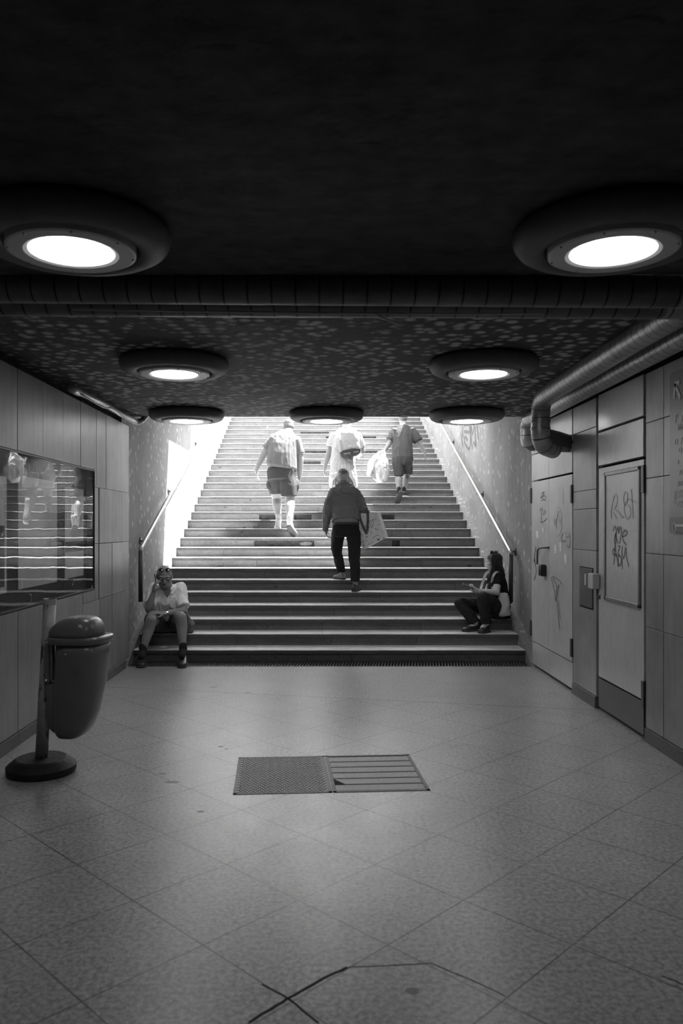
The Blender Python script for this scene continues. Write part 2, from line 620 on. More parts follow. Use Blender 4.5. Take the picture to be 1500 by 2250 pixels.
# left wall ---------------------------------------------------------------
bm = bmesh.new()
box(bm, (-2.6, BACK, -.2), (-2.32, 8.67, CZ))
struct(finish('wall_left_backing', bm, M['core']))
bm = bmesh.new()
G = .0025


def panelL(y0, y1, z0, z1, dx=0.0):
    box(bm, (-2.225, y0 + G, z0 + G), (XL + dx, y1 - G, z1 - G))


CY0, CY1, CZ0, CZ1 = 3.6, 7.36, 0.958, 2.09
cols = [BACK] + [BACK + .48 * i for i in range(1, 26)] + [5.0, 5.5, 6.0, 6.47, 6.94, 7.36]
for a, b in zip(cols, cols[1:]):
    if b <= CY0:
        panelL(a, b, .09, 2.68)
    else:
        panelL(a, b, CZ1 + .003, 2.68, random.uniform(-.002, .002))
low = [5.0, 5.51, 6.0, 6.47, 7.0, 7.54, 7.97, 8.38, 8.67]
for a, b in zip([3.5, 4.0, 4.5] + low, [4.0, 4.5] + low):
    panelL(a, b, .09, .85 if a >= 7.0 else CZ0 - .004, random.uniform(-.002, .002))
panelL(7.0, 7.36, .85, CZ0 - .004)
for z0, z1 in ((.85, 1.39), (1.39, 1.93)):
    panelL(7.36, 7.485, z0, z1)
    for a, b in ((7.515, 7.97), (7.97, 8.38), (8.38, 8.67)):
        panelL(a, b, z0, z1, random.uniform(-.002, .002))
for a, b in ((7.36, 7.42), (7.42, 7.75), (7.75, 8.38), (8.38, 8.67)):
    panelL(a, b, 1.93, 2.68, random.uniform(-.002, .002))
struct(finish('wall_left', bm, M['stone'], bevel=.002))
bm = bmesh.new()
for i in range(-15, 18):
    a = i * .5
    if a + .5 <= 8.7:
        box(bm, (-2.225, a + .002, 0), (XL + .012, min(a + .498, 8.67), .088))
struct(finish('baseboard_left', bm, M['skirt'], bevel=.002))
bm = bmesh.new()
box(bm, (-2.23, 7.487, .83), (-2.185, 7.513, 1.95))
struct(finish('trim_2', bm, M['black']))

# right wall --------------------------------------------------------------
bm = bmesh.new()
box(bm, (2.42, BACK, -.2), (2.8, 8.67, CZ))
struct(finish('wall_right_backing', bm, M['black']))
bm = bmesh.new()


def panelR(y0, y1, z0, z1, dx=0.0):
    box(bm, (XR + dx, y0 + G, z0 + G), (2.40, y1 - G, z1 - G))


for z0, z1 in ((.1, 1.345), (1.345, 1.71), (1.71, 1.875), (1.875, 2.41), (2.41, 2.66)):
    panelR(6.615, 7.225, z0, z1, random.uniform(-.001, .002))
for a, b in ((5.31, 5.60), (4.75, 5.31), (4.2, 4.75), (3.65, 4.2)):
    for z0, z1 in ((.1, .83), (.83, 1.36), (1.36, 1.9), (1.9, 2.3), (2.3, 2.66)):
        panelR(a, b, z0, z1, random.uniform(-.001, .002))
y = 3.65
while y > BACK:
    panelR(max(y - .55, BACK), y, .1, 2.66)
    y -= .55
struct(finish('wall_right', bm, M['stone_r'], bevel=.002))
bm = bmesh.new()
box(bm, (XR - .012, 6.615, 0), (2.4, 7.225, .098))
for i in range(-12, 10):
    box(bm, (XR - .012, i * .6 + .2, 0), (2.4, min(i * .6 + .798, 5.58), .098))
struct(finish('baseboard_right', bm, M['skirt'], bevel=.003))

# stairwell walls ----------------------------------------------------------
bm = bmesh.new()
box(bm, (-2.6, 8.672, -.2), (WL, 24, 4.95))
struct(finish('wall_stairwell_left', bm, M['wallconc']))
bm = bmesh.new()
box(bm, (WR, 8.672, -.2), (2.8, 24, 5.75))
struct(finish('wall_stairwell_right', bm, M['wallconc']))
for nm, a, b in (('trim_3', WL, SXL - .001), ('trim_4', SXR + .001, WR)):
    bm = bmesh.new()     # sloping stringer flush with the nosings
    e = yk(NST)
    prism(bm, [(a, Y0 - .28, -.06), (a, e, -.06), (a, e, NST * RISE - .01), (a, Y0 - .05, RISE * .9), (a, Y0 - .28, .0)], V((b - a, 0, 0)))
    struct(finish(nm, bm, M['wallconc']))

# staircase -----------------------------------------------------------------
stairs = empty('staircase', (0, Y0, 0))
struct(stairs, 'wide flight of worn stone steps rising to daylight')
O = V((0, Y0, 0))
bm = bmesh.new()
for k in range(1, NST + 1):
    box(bm, (SXL + .002, yk(k) + .05 - Y0, -.1 if k == 1 else (k - 2) * RISE), (SXR - .002, yk(NST) + .3 - Y0, k * RISE - .045))
struct(finish('core', bm, M['core'], stairs))


def patches(k):
    px = {10: [(558, 690), (862, 878)], 13: [(569, 607), (646, 684), (834, 866)], 21: [(660, 704)], 23: [(665, 716), (795, 835)],
          26: [(716, 722), (788, 826)], 27: [(660, 722)]}.get(k, [])
    return [((a - VPX) * yk(k) / FPX, (b - VPX) * yk(k) / FPX) for a, b in px]


rs_ = random.Random(3)
for k in range(1, NST + 1):
    y, z = yk(k) - Y0, k * RISE
    bm = bmesh.new()
    th = .044
    # tread slabs in three or four lengths with slightly worn noses
    cuts = [SXL] + sorted(rs_.uniform(SXL + .6, SXR - .6) for _ in range(2)) + [SXR]
    for a, b in zip(cuts, cuts[1:]):
        if b - a < .05:
            continue
        n = max(2, int((b - a) / .12))
        fr_ = [V((a + .001 + (b - a - .002) * i / n, y + noise.noise(V((i * .9 + a * 3, k * 3.1, 0))) * .004, 0)) for i in range(n + 1)]
        zt = lambda i: z + noise.noise(V((i * .5 + a, k * 1.7, 5))) * .0025
        q = []
        for i, f in enumerate(fr_):
            q.append([V((f.x, f.y, z - th)), V((f.x, f.y, zt(i) - .006)), V((f.x, f.y + .007, zt(i))), V((f.x, y + GO + .04, z)), V((f.x, y + GO + .04, z - th))])
        rings(bm, q)
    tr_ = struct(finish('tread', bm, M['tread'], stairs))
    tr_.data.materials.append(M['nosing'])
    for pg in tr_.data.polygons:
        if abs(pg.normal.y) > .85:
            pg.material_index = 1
    bm = bmesh.new()
    gaps = patches(k)
    edges = [SXL] + [e for g in gaps for e in g] + [SXR]
    for a, b in zip(edges[::2], edges[1::2]):
        x = a
        while x < b - .01:
            e = min(b, x + rs_.uniform(.5, 1.5))
            if b - e < .2:
                e = b
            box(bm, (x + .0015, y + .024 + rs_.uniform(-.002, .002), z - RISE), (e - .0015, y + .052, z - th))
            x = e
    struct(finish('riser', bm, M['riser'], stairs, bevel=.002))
bm = bmesh.new()
for (px, w_) in ((671, .09), (696, .045), (672, .12)):
    Yp = yk(10) + .04
    X = (px - VPX) * Yp / FPX
    bmesh.ops.create_icosphere(bm, subdivisions=2, radius=.045, matrix=Matrix.Translation((X, Yp - Y0, 10 * RISE - .092)) @ Matrix.Diagonal((w_ / .05, .5, .9, 1)))
struct(finish('loose_rubble', bm, M['riser'], stairs, smooth=True))

# ------------------------------------------------------------------ lamps
LZ = CZ
R = .405


def make_lamp():
    t = empty('ceiling_light')
    bm = bmesh.new()
    lathe(bm, [(.0, .0), (R * .93, .0), (R * .985, -.012), (R, -.034), (R * .985, -.06), (R * .945, -.083), (R * .88, -.098), (R * .78, -.104),
               (R * .70, -.1), (R * .675, -.088), (R * .67, -.045), (0, -.045)], n=72)
    finish('ring', bm, M['ring'], t, smooth=True)
    bm = bmesh.new()
    lathe(bm, [(.172, -.112), (.19, -.117), (.25, -.117), (.26, -.112), (.26, -.05), (.172, -.05), (.172, -.112)], n=72, close=True)
    finish('plate', bm, M['plate'], t, smooth=False)
    bm = bmesh.new()
    lathe(bm, [(0.0, -.111), (.1, -.1105), (.171, -.108), (.171, -.06), (0, -.06)], n=48)
    finish('lens', bm, M['lens'], t)
    bm = bmesh.new()
    for i in range(8):
        a = i * PI / 4 + .3
        bmesh.ops.create_uvsphere(bm, u_segments=8, v_segments=6, radius=.006, matrix=Matrix.Translation((.247 * math.cos(a), .247 * math.sin(a), -.117)))
    finish('screw', bm, M['steel'], t)['kind'] = 'stuff'
    return t


def dup(root, loc):
    r = root.copy()
    COL.objects.link(r)
    r.location = loc
    for ch in list(root.children):
        c = ch.copy()
        COL.objects.link(c)
        c.parent = r
        for g in ch.children:
            d = g.copy()
            COL.objects.link(d)
            d.parent = c
    return r


lamp0 = make_lamp()
lamps = [(-1.465, 8.36, 'round ceiling lamp by the stair mouth, above the left handrail'),
         (.044, 8.36, 'round ceiling lamp in the middle of the stair mouth row, above the backpack wearer'),
         (1.559, 8.36, 'round ceiling lamp by the stair mouth, next to the elbowed wall pipes'),
         (-1.105, 5.78, 'round ceiling lamp between the crossing pipes and the stairs, on the display case side'),
         (1.204, 5.78, 'round ceiling lamp between the crossing pipes and the stairs, on the steel door side'),
         (-1.037, 3.204, 'large near round ceiling lamp before the crossing pipes, on the display case side'),
         (1.202, 3.204, 'large near round ceiling lamp before the crossing pipes, on the steel door side')]
for i, (x, y, lab) in enumerate(lamps):
    o = lamp0 if i == 0 else dup(lamp0, (0, 0, 0))
    o.location = (x, y, LZ)
    tag(o, lab, 'ceiling light', 'round ceiling lamps')

# ------------------------------------------------------------------ pipes
def pipe(name, pts, r, rad, label, fitting=None):
    bm = bmesh.new()
    pth = dense(arc_pts(pts, rad, 7), .05)
    tube(bm, pth, r, 20, True, True)
    t = finish(name, bm, M['insul'], smooth=True)
    t.data.materials.append(M['insul_dark'])
    for pg in t.data.polygons:
        if pg.center.x < 1.8:
            pg.material_index = 1
    tag(t, label, 'pipe', 'foil wrapped pipes')
    bm = bmesh.new()
    a, b = V(fitting[0]), V(fitting[1])
    tube(bm, [a, a.lerp(b, .3), a.lerp(b, .6), b], [r * 1.08, r * 1.14, r * 1.12, r * 1.0], 10)
    finish('end_elbow', bm, M['metal_dark'], t)
    for h in (.13, .2):
        bm = bmesh.new()
        q = V(pts[-2]) + V((0, 0, h))
        tube(bm, [q, q + V((0, 0, .022))], r * 1.07, 18)
        finish('clamp_band', bm, M['steel'], t)
    return t


PZ = 2.735
zc = CAM_H + 1.195
pipe('insulated_pipe', [(-2.3, 4.13, zc + .02), (1.98, 4.13, zc), (1.98, 4.9, zc), (1.98, 7.02, 2.715), (1.98, 7.03, 2.30), (2.15, 7.2, 2.27)], .084, .17,
     'foil wrapped ceiling pipe, the outer one, dropping in front of the other', [(1.985, 7.04, 2.36), (2.34, 7.36, 2.34)])
bm = bmesh.new()
pipe('insulated_pipe', [(-2.3, 3.93, zc + .03), (2.25, 3.93, zc - .005), (2.25, 4.7, zc), (2.25, 8.47, 2.715), (2.25, 8.48, 2.5), (2.27, 8.5, 2.47)], .08, .15,
     'foil wrapped ceiling pipe hugging the wall, dropping beside the stair mouth', [(2.25, 8.48, 2.54), (2.345, 8.6, 2.46)])
bm = bmesh.new()
zb = zc - .082
cb = [(-1.3, 4.03, zb + .02), (0, 4.03, zb + .0), (.26, 4.03, zb)]
tube(bm, cb + [(.33, 4.06, zb - .02), (.40, 4.11, zb - .035)], .006, 8)
tube(bm, [(.26, 4.03, zb), (.8, 4.03, zb - .004), (1.15, 4.03, zb - .002)], .005, 8)
tag(finish('ceiling_cable', bm, M['ltgrey'], smooth=True), 'thin pale cable slung along the crossing ceiling pipes, one end loose', 'cable')
# small pipe on the left
bm = bmesh.new()
A, B = T(166, 860, 6.6), T(300, 925, 8.72)
A.x, B.x = -2.09, -2.10
pth = [A, A.lerp(B, .35) + V((0, 0, .012)), A.lerp(B, .7) - V((0, 0, .006)), B, B + V((.05, .03, .0)), B + V((.14, .05, .1))]
tube(bm, dense(arc_pts(pth, .05, 5), .05), .03, 14, True, True)
t = finish('lagged_conduit', bm, M['insul'], smooth=True)
tag(t, 'thin lagged conduit pipe running under the ceiling above the display case wall', 'pipe')
bm = bmesh.new()
tube(bm, [A - (B - A).normalized() * .22, A + (B - A).normalized() * .03], .036, 14)
finish('end_sleeve', bm, M['steel'], t, smooth=True)
bm = bmesh.new()
ln = smooth_line([A + V((.03, 0, -.02)), A.lerp(B, .3) + V((.035, 0, -.045)), A.lerp(B, .5) + V((.03, 0, -.01)), A.lerp(B, .75) + V((.035, 0, -.05)), B + V((.03, 0, -.035)), B + V((.12, .05, .05))], 6)
tube(bm, ln, .007, 6)
finish('loose_wire', bm, M['ltgrey'], t, smooth=True)

# ------------------------------------------------------------------ display case
case = empty('display_case', (XL, 5.5, CZ0))
tag(case, 'long glazed notice case set into the stone wall', 'display case')


def lc(x, y, z):
    return (x - XL, y - 5.5, z - CZ0)


bm = bmesh.new()
box(bm, lc(-2.252, CY0, CZ0), lc(-2.236, CY1, CZ1))
finish('backing', bm, M['cab_in'], case)
bm = bmesh.new()
box(bm, lc(-2.29, CY0, CZ0), lc(XL + .004, CY1, CZ0 + .012))
box(bm, lc(-2.29, CY0, CZ1 - .012), lc(XL + .006, CY1, CZ1))
box(bm, lc(-2.29, CY1 - .01, CZ0), lc(XL + .003, CY1, CZ1))
box(bm, lc(-2.29, CY0, CZ0), lc(XL + .003, CY0 + .01, CZ1))
finish('frame', bm, M['cab_frame'], case)
mul = [CY0 + .01, 4.6, 5.6, 6.595, CY1 - .01]
for a, b in zip(mul, mul[1:]):
    bm = bmesh.new()
    box(bm, lc(XL - .012, a + .003, CZ0 + .012), lc(XL - .006, b - .003, CZ1 - .012))
    finish('glass_pane', bm, M['glass'], case)
for a, z in ((5.72, 1.0), (6.68, 1.05)):
    bm = bmesh.new()
    tube(bm, arc_pts([lc(XL - .006, a, z), lc(XL + .012, a, z), lc(XL + .012, a, z + .05), lc(XL - .006, a, z + .05)], .012), .004, 8)
    finish('pull_handle', bm, M['chrome'], case, smooth=True)


def poster(y0, y1, z0, z1, m, label):
    bm = bmesh.new()
    box(bm, (0, y0, z0), (.004, y1, z1))
    o = finish('poster', bm, m)
    o.location = (-2.235, 0, 0)
    return tag(o, label, 'poster', 'posters in the notice case')


o = poster(4.66, 5.47, 1.085, 1.90, M['poster2'], 'poster in the notice case pane nearest the camera, dark photograph at its foot')
bm = bmesh.new()
box(bm, (.0045, 4.70, 1.13), (.0055, 5.43, 1.56))
finish('picture', bm, M['poster_dk'], o)
for i in range(3):
    bm = bmesh.new()
    box(bm, (.0055, 5.0, 1.52 - i * .05), (.0062, 5.0 + .28 - i * .06, 1.53 - i * .05))
    finish('caption', bm, M['ltgrey'], o)
poster(5.68, 6.51, 1.09, 1.93, M['poster'], 'plain faded poster in the middle pane of the notice case')
o = poster(6.71, 7.23, 1.10, 1.90, M['poster'], 'poster with a circle emblem in the notice case pane nearest the stairs')
bm = bmesh.new()
cy, cz = 7.08, 1.70
ribbon(bm, [(.0045, cy + .09 * math.cos(a * PI / 16), cz + .1 * math.sin(a * PI / 16)) for a in range(33)], (1, 0, 0), .008)
for a in (.5, 2.6, 4.7):
    ribbon(bm, [(.0045, cy, cz), (.0045, cy + .045 * math.cos(a), cz + .05 * math.sin(a)), (.0045, cy + .09 * math.cos(a), cz + .1 * math.sin(a))], (1, 0, 0), .006)
finish('emblem', bm, M['paint_faint'], o)
bm = bmesh.new()
for i in range(8):
    box(bm, (.0045, 7.03, 1.52 - i * .022), (.005, 7.03 + random.uniform(.08, .15), 1.528 - i * .022))
finish('text_lines', bm, M['paint_faint'], o)
bm = bmesh.new()
box(bm, (.0045, 6.715, 1.33), (.005, 7.225, 1.42))
finish('banner', bm, M['poster_dk'], o)

# ------------------------------------------------------------------ doors in the right wall
def door_root(name, y, label):
    t = empty(name, (XR, y, 0))
    struct(t, label)
    return t


def bxR(parent, name, m, y0, y1, z0, z1, x0=0.0, x1=.05, bevel=.002):
    bm = bmesh.new()
    yy = parent.location.y
    box(bm, (x0, y0 - yy, z0), (x1, y1 - yy, z1))
    o = finish(name, bm, m, parent, bevel=bevel)
    return o


def wallpt(px, py, off=-.003, X=XR):
    """a point on the right wall under a photograph pixel"""
    Y = X * FPX / (px - VPX)
    return V((X + off, Y, CAM_H + (VPY - py) * Y / FPX))


def strokes(parent, name, lines, m, w_=.01, off=-.003, X=XR):
    bm = bmesh.new()
    for ln in lines:
        pts = smooth_line([wallpt(a, b, off, X) - parent.location for a, b in ln], 4)
        ribbon(bm, pts, (-1, 0, 0), w_)
    return finish(name, bm, m, parent)


d1 = door_root('door_1', 7.95, 'pale double steel service door with scrawls and stickers')
Ya, Yb, Ys = 7.25, 8.655, 8.0
for a, b in ((Ya, Ys), (Ys, Yb)):
    bxR(d1, 'leaf', M['metal_door'], a + .002, b - .002, .285, 2.045)
    bxR(d1, 'over_panel', M['metal_door'], a + .002, b - .002, 2.065, 2.345)
    bxR(d1, 'kick_panel', M['metal_door'], a + .002, b - .002, .03, .275, .004)
bxR(d1, 'transom_panel', M['metal_door'], Ya + .002, Yb - .002, 2.36, 2.66)
for y, z in ((Ya, 1.86), (Ya, .42), (Yb + .01, 1.9), (Yb + .01, .42)):
    bxR(d1, 'hinge', M['rail_dark'], y - .02, y + .02, z - .085, z + .085, -.016, .02)
lk = [(1207, 1203), (1196, 1204), (1191, 1209), (1191, 1240)]
bm = bmesh.new()
pts = [wallpt(1207, 1203) - d1.location] + [wallpt(a, b) - d1.location + V((-.05, 0, 0)) for a, b in lk[1:]]
tube(bm, arc_pts(pts, .03), .009, 8)
finish('hasp', bm, M['rail_dark'], d1, smooth=True)
bm = bmesh.new()
q = wallpt(1197, 1253)
box(bm, (-.055, -.055, -.062), (.0, .055, .062))
lockobj = finish('padlock', bm, M['device'], bevel=.012)
lockobj.location = (XR - .002, q.y, q.z)
tag(lockobj, 'black boxy padlock hanging on the double steel door', 'padlock')
for (a, b, w_, h_, m) in ((1213, 1105, 24, 38, 'poster'), (1180, 1175, 7, 17, 'white'), (1193, 1166, 4, 12, 'white'), (1220, 1208, 6, 21, 'white'), (1231, 1203, 5, 21, 'white'),
                          (1242, 1229, 6, 22, 'white'), (1240, 1178, 6, 18, 'ltgrey')):
    bm = bmesh.new()
    if w_ > 20:
        qs = [wallpt(x_, y_, -.001) - d1.location for x_, y_ in ((1215, 1075), (1237, 1072), (1237, 1110), (1215, 1111))]
        prism(bm, qs, V((-.001, 0, 0)))
        finish('notice', bm, M['metal_door'], d1)
        continue
    dx = w_ / 2
    qs = [wallpt(x_, y_, -.001) - d1.location for x_, y_ in ((a - dx, b - h_ / 2), (a + dx * .8, b - h_ / 2 - 1), (a + dx, b + h_ / 2 - 2), (a - dx * .5, b + h_ / 2))]
    prism(bm, qs, V((-.001, 0, 0)))
    finish('sticker', bm, M[m], d1)
bm = bmesh.new()
ring = [wallpt(1225.5 + 9.5 * math.cos(t_ * PI / 12), 1145 + 33 * math.sin(t_ * PI / 12), -.001) - d1.location for t_ in range(24)]
prism(bm, ring, V((-.0012, 0, 0)))
finish('round_sticker', bm, M['ltgrey'], d1)
strokes(d1, 'sticker_mark', [[(1227, 1122), (1222, 1150), (1224, 1160)], [(1217, 1140), (1220, 1152), (1223, 1140)], [(1228, 1140), (1231, 1150), (1233, 1141)]], M['paint_faint'], .02, -.004)
strokes(d1, 'graffiti', [[(1190, 1085), (1195, 1081), (1192, 1092), (1187, 1094), (1194, 1088), (1201, 1094)], [(1190, 1100), (1195, 1097), (1199, 1100)],
                         [(1186, 1121), (1188, 1118), (1189, 1130), (1190, 1147), (1191, 1150)], [(1191, 1115), (1193, 1130), (1198, 1125), (1195, 1121)],
                         [(1187, 1147), (1194, 1146), (1201, 1139)],
                         [(1177, 1200), (1173, 1235), (1174, 1228), (1178, 1255), (1173, 1275), (1175, 1265)], [(1178, 1205), (1174, 1222), (1177, 1245)],
                         [(1181, 1200), (1186, 1213), (1182, 1219)],
                         [(1238, 1172), (1234, 1178), (1235, 1189), (1243, 1188)], [(1250, 1172), (1253, 1185), (1250, 1203), (1245, 1198)], [(1244, 1180), (1251, 1180)],
                         [(1211, 1268), (1218, 1300), (1221, 1320), (1223, 1290), (1214, 1267), (1228, 1275), (1235, 1284)], [(1221, 1300), (1228, 1285), (1224, 1310), (1222, 1320)],
                         [(1224, 1320), (1227, 1360), (1230, 1385)], [(1227, 1320), (1231, 1360)]], M['paint_line'], .011)

d2 = door_root('door_2', 6.1, 'tall steel door with an inset framed panel and marker scrawls')
Ya, Yb = 5.645, 6.565
bxR(d2, 'leaf', M['metal_door'], Ya, Yb, .285, 2.045, .004)
bxR(d2, 'kick_panel', M['metal_dark'], Ya, Yb, .03, .27, .002)
bxR(d2, 'over_panel', M['metal_door'], Ya, Yb, 2.068, 2.345)
bxR(d2, 'transom_panel', M['metal_door'], Ya, Yb, 2.365, 2.665)
yA, yB, zA, zB = 5.69, 6.41, .95, 2.0
for (a, b, c, d_) in ((yA, yB, zA, zA + .03), (yA, yB, zB - .03, zB), (yA, yA + .03, zA, zB), (yB - .03, yB, zA, zB)):
    bxR(d2, 'moulding', M['steel'], a, b, c, d_, -.012, .006, .004)
bxR(d2, 'inset_panel', M['metal_door'], yA + .03, yB - .03, zA + .03, zB - .03, -.003, .006)
for z in (1.9, .33):
    bxR(d2, 'hinge', M['rail_dark'], Ya - .035, Ya + .01, z - .1, z + .1, -.014, .02)
bxR(d2, 'keyhole', M['rail_dark'], 6.525, 6.545, .94, .98, -.004, .01)
kx = lambda px, py: (1300 + px / 6.617, 1020 + py / 6.617)
strokes(d2, 'graffiti', [[kx(a, b) for a, b in l] for l in ([(295, 790), (285, 700), (320, 500), (350, 445), (375, 480), (365, 600), (330, 650), (400, 700), (440, 770), (470, 770)],
                         [(280, 690), (320, 710), (360, 780)], [(480, 590), (465, 500), (490, 410), (525, 440), (520, 540), (480, 590), (480, 700), (520, 800), (565, 740), (560, 620), (500, 590)],
                         [(580, 370), (595, 550), (605, 790)], [(520, 500), (600, 530), (660, 555), (685, 530)])], M['paint_faint'], .014, -.005)
strokes(d2, 'graffiti', [[kx(a, b) for a, b in l] for l in ([(320, 970), (340, 900), (360, 960), (355, 1100), (345, 1170), (335, 1100), (350, 1010), (365, 1080), (385, 1150)],
                         [(375, 960), (390, 910), (395, 1010)], [(395, 1000), (425, 910), (435, 1000), (410, 1150)],
                         [(450, 1060), (520, 1010), (495, 960), (455, 1010), (460, 1100), (500, 1165), (510, 1160)],
                         [(325, 1460), (335, 1330), (345, 1180), (360, 1300), (395, 1480)], [(375, 1330), (310, 1300), (320, 1230), (350, 1270)],
                         [(385, 1190), (415, 1200), (385, 1300), (440, 1370), (425, 1440), (385, 1470), (400, 1300)],
                         [(450, 1190), (445, 1300), (470, 1370), (500, 1200), (510, 1350), (545, 1490)], [(440, 1380), (452, 1530)])], M['paint_line'], .014, -.005)

# small flush hatch and switch box
t = empty('wall_hatch', (XR, 6.86, .835))
tag(t, 'small flush grey access hatch beside the framed steel door', 'hatch')
bxR(t, 'rebate', M['black'], 6.685, 7.035, -.005, .36, -.002, .03, 0)
bxR(t, 'lid', M['metal_dark'], 6.70, 7.03, .01, .35, -.006, .02)
bxR(t, 'label', M['white'], 6.86, 6.885, .2, .30, -.008, -.005)
bm = bmesh.new()
box(bm, (-.06, -.06, -.065), (.0, .06, .065))
o = finish('switch_box', bm, M['ltgrey'], bevel=.006)
o.location = (XR - .001, 6.585, 1.09)
tag(o, 'small pale box fixed at the edge of the framed steel door', 'box')

# wayfinding sign
sg = empty('wayfinding_sign', (XR, 4.6, 1.5))
tag(sg, 'tall grey direction sign with an arrow at the picture edge', 'sign')
bxR(sg, 'panel', M['signpanel'], 3.9, 5.185, .01, 1.075, -.014, 0, .002)
bxR(sg, 'footer_bar', M['metal_dark'], 3.9, 5.185, .015, .115, -.016, -.013, 0)
bxR(sg, 'footer_stripe', M['signwhite'], 4.2, 5.10, .052, .068, -.018, -.015, 0)
SX = XR - .015
strokes(sg, 'arrow', [[(1481, 876), (1482, 858), (1483, 843)], [(1482, 843), (1488, 842), (1493, 840)], [(1484, 846), (1489, 860), (1495, 875)]], M['signwhite'], .028, -.002, SX)
RX = Matrix(((0, 0, -1, 0), (-1, 0, 0, 0), (0, 1, 0, 0), (0, 0, 0, 1)))


def sign_text(s, y, z, size):
    text_mesh('lettering', s, size, Matrix.Translation((-.0155, y - 4.6, z - 1.5)) @ RX, M['signwhite'], sg, .0008)


for s, px, py, size in (('P  Árpád', 1482, 930, .085), ('híd', 1489, 946, .06), ('D  7', 1482, 978, .06), ('Q', 1491, 995, .05), ('B', 1488, 1020, .04), ('M', 1491, 1044, .05),
                        ('Róbert', 1488, 1069, .05), ('WC', 1488, 1093, .07), ('Béke', 1488, 1115, .06)):
    q = wallpt(px, py, 0, SX)
    sign_text(s, q.y, q.z, size)
q = wallpt(1482, 1093, -.002, SX)
for k_ in range(3):
    bm = bmesh.new()
    c = q - sg.location + V((0, 0, .03 * (k_ - 1)))
    ribbon(bm, [c + V((0, .012 * math.cos(a * PI / 6), .012 * math.sin(a * PI / 6))) for a in range(13)], (-1, 0, 0), .004)
    finish('symbol', bm, M['signwhite'], sg)
bm = bmesh.new()
q = wallpt(1482, 1160, -.004, SX)
ribbon(bm, [q - sg.location + V((0, .025 * math.cos(a * PI / 8), .032 * math.sin(a * PI / 8))) for a in range(17)], (-1, 0, 0), .006)
finish('symbol', bm, M['signwhite'], sg)

# spray tag on the stairwell wall
bm = bmesh.new()


def swp(px, py):
    Y = WR * FPX / (px - VPX)
    return V((WR - .002, Y, CAM_H + (VPY - py) * Y / FPX))


zk = lambda px, py: (900 + px / 5.357, 880 + py / 5.357)
for ln in ([(600, 380), (612, 470), (628, 540)], [(625, 300), (622, 400), (630, 430)], [(640, 290), (690, 280), (720, 330), (700, 370), (640, 365)],
           [(680, 470), (650, 430), (645, 490), (700, 570), (715, 420), (700, 290)], [(725, 290), (722, 440), (738, 570)], [(735, 400), (765, 300), (770, 440), (780, 530), (750, 490)],
           [(790, 280), (800, 400), (808, 470)]):
    ribbon(bm, smooth_line([swp(*zk(a, b)) for a, b in ln], 4), (-1, 0, 0), .055)
o = finish('spray_tag', bm, M['spray'])
struct(o, 'dark sprayed scrawl high on the stairwell wall')

# ------------------------------------------------------------------ handrails
def handrail(x, wallx, ybend, zbend, zlow, slope, ytop, label, braks):
    t = empty('handrail', (x, ybend, 0))
    tag(t, label, 'handrail', 'stair handrails')
    up = V((0, ytop - ybend, zbend + slope * (ytop - ybend)))
    bm = bmesh.new()
    tube(bm, arc_pts([(0, 0, zbend - .04), (0, 0, zbend), up], .05, 6), .025, 16)
    finish('rail', bm, M['rail'], t, smooth=True)
    bm = bmesh.new()
    tube(bm, [(0, 0, zlow), (0, 0, zbend - .03)], .027, 16)
    finish('end_post', bm, M['rail_dark'], t, smooth=True)
    for yb in braks:
        zb_ = zbend + slope * (yb - ybend)
        bm = bmesh.new()
        s = 1 if wallx > x else -1
        tube(bm, [(0, yb - ybend, zb_ - .02), (0, yb - ybend, zb_ - .05), (wallx - x, yb - ybend, zb_ - .05)], .012, 8)
        q = V((wallx - x - s * .012, yb - ybend, zb_ - .05))
        tube(bm, [q, q + V((s * .012, 0, 0))], .05, 16)
        finish('bracket', bm, M['rail_dark'], t, smooth=True)
    return t


handrail(-2.165, WL, 9.22, 1.295, .66, .398, 19.2, 'steel handrail along the sunlit stairwell wall, above the seated bald man', (9.55, 11.3, 13.7, 16.2, 18.4))
handrail(2.345, WR, 9.63, 1.24, .615, .414, 19.4, 'steel handrail along the shaded stairwell wall, behind the seated woman', (9.75, 11.7, 14.3, 16.8, 18.9))

# ------------------------------------------------------------------ drain grate at the foot of the stairs
dg = empty('drain_grate', (0, 8.73, 0))
tag(dg, 'long slotted drain grate along the foot of the stairs', 'grate')
bm = bmesh.new()
for y in (-.125, .125):
    box(bm, (SXL, y - .008, -.05), (SXR, y + .008, .003))
finish('frame', bm, M['cast'], dg)
bm = bmesh.new()
x = SXL + .02
while x < SXR:
    prism(bm, [(x - .02, -.12, -.03), (x - .012, -.12, -.03), (x + .02, .12, -.03), (x + .012, .12, -.03)], V((0, 0, .031)))
    x += .034
finish('bars', bm, M['steel'], dg)['kind'] = 'stuff'
bm = bmesh.new()
box(bm, (SXL, -.13, -.07), (SXR, .13, -.06))
finish('channel', bm, M['black'], dg)

# ------------------------------------------------------------------ floor hatch and grating
C2 = V((.024, 4.873, 0))
ang = math.radians(3.6)


def cover(x0, x1, name, label, cat):
    t = empty(name, C2)
    t.rotation_euler = (0, 0, ang)
    tag(t, label, cat)
    bm = bmesh.new()
    y0, y1 = -.36, .36
    for a, b in (((x0, y0), (x1, y0 + .02)), ((x0, y1 - .02), (x1, y1)), ((x0, y0), (x0 + .02, y1)), ((x1 - .02, y0), (x1, y1))):
        box(bm, (a[0], a[1], -.01), (b[0], b[1], .003))
    finish('frame', bm, M['cast'], t)
    return t


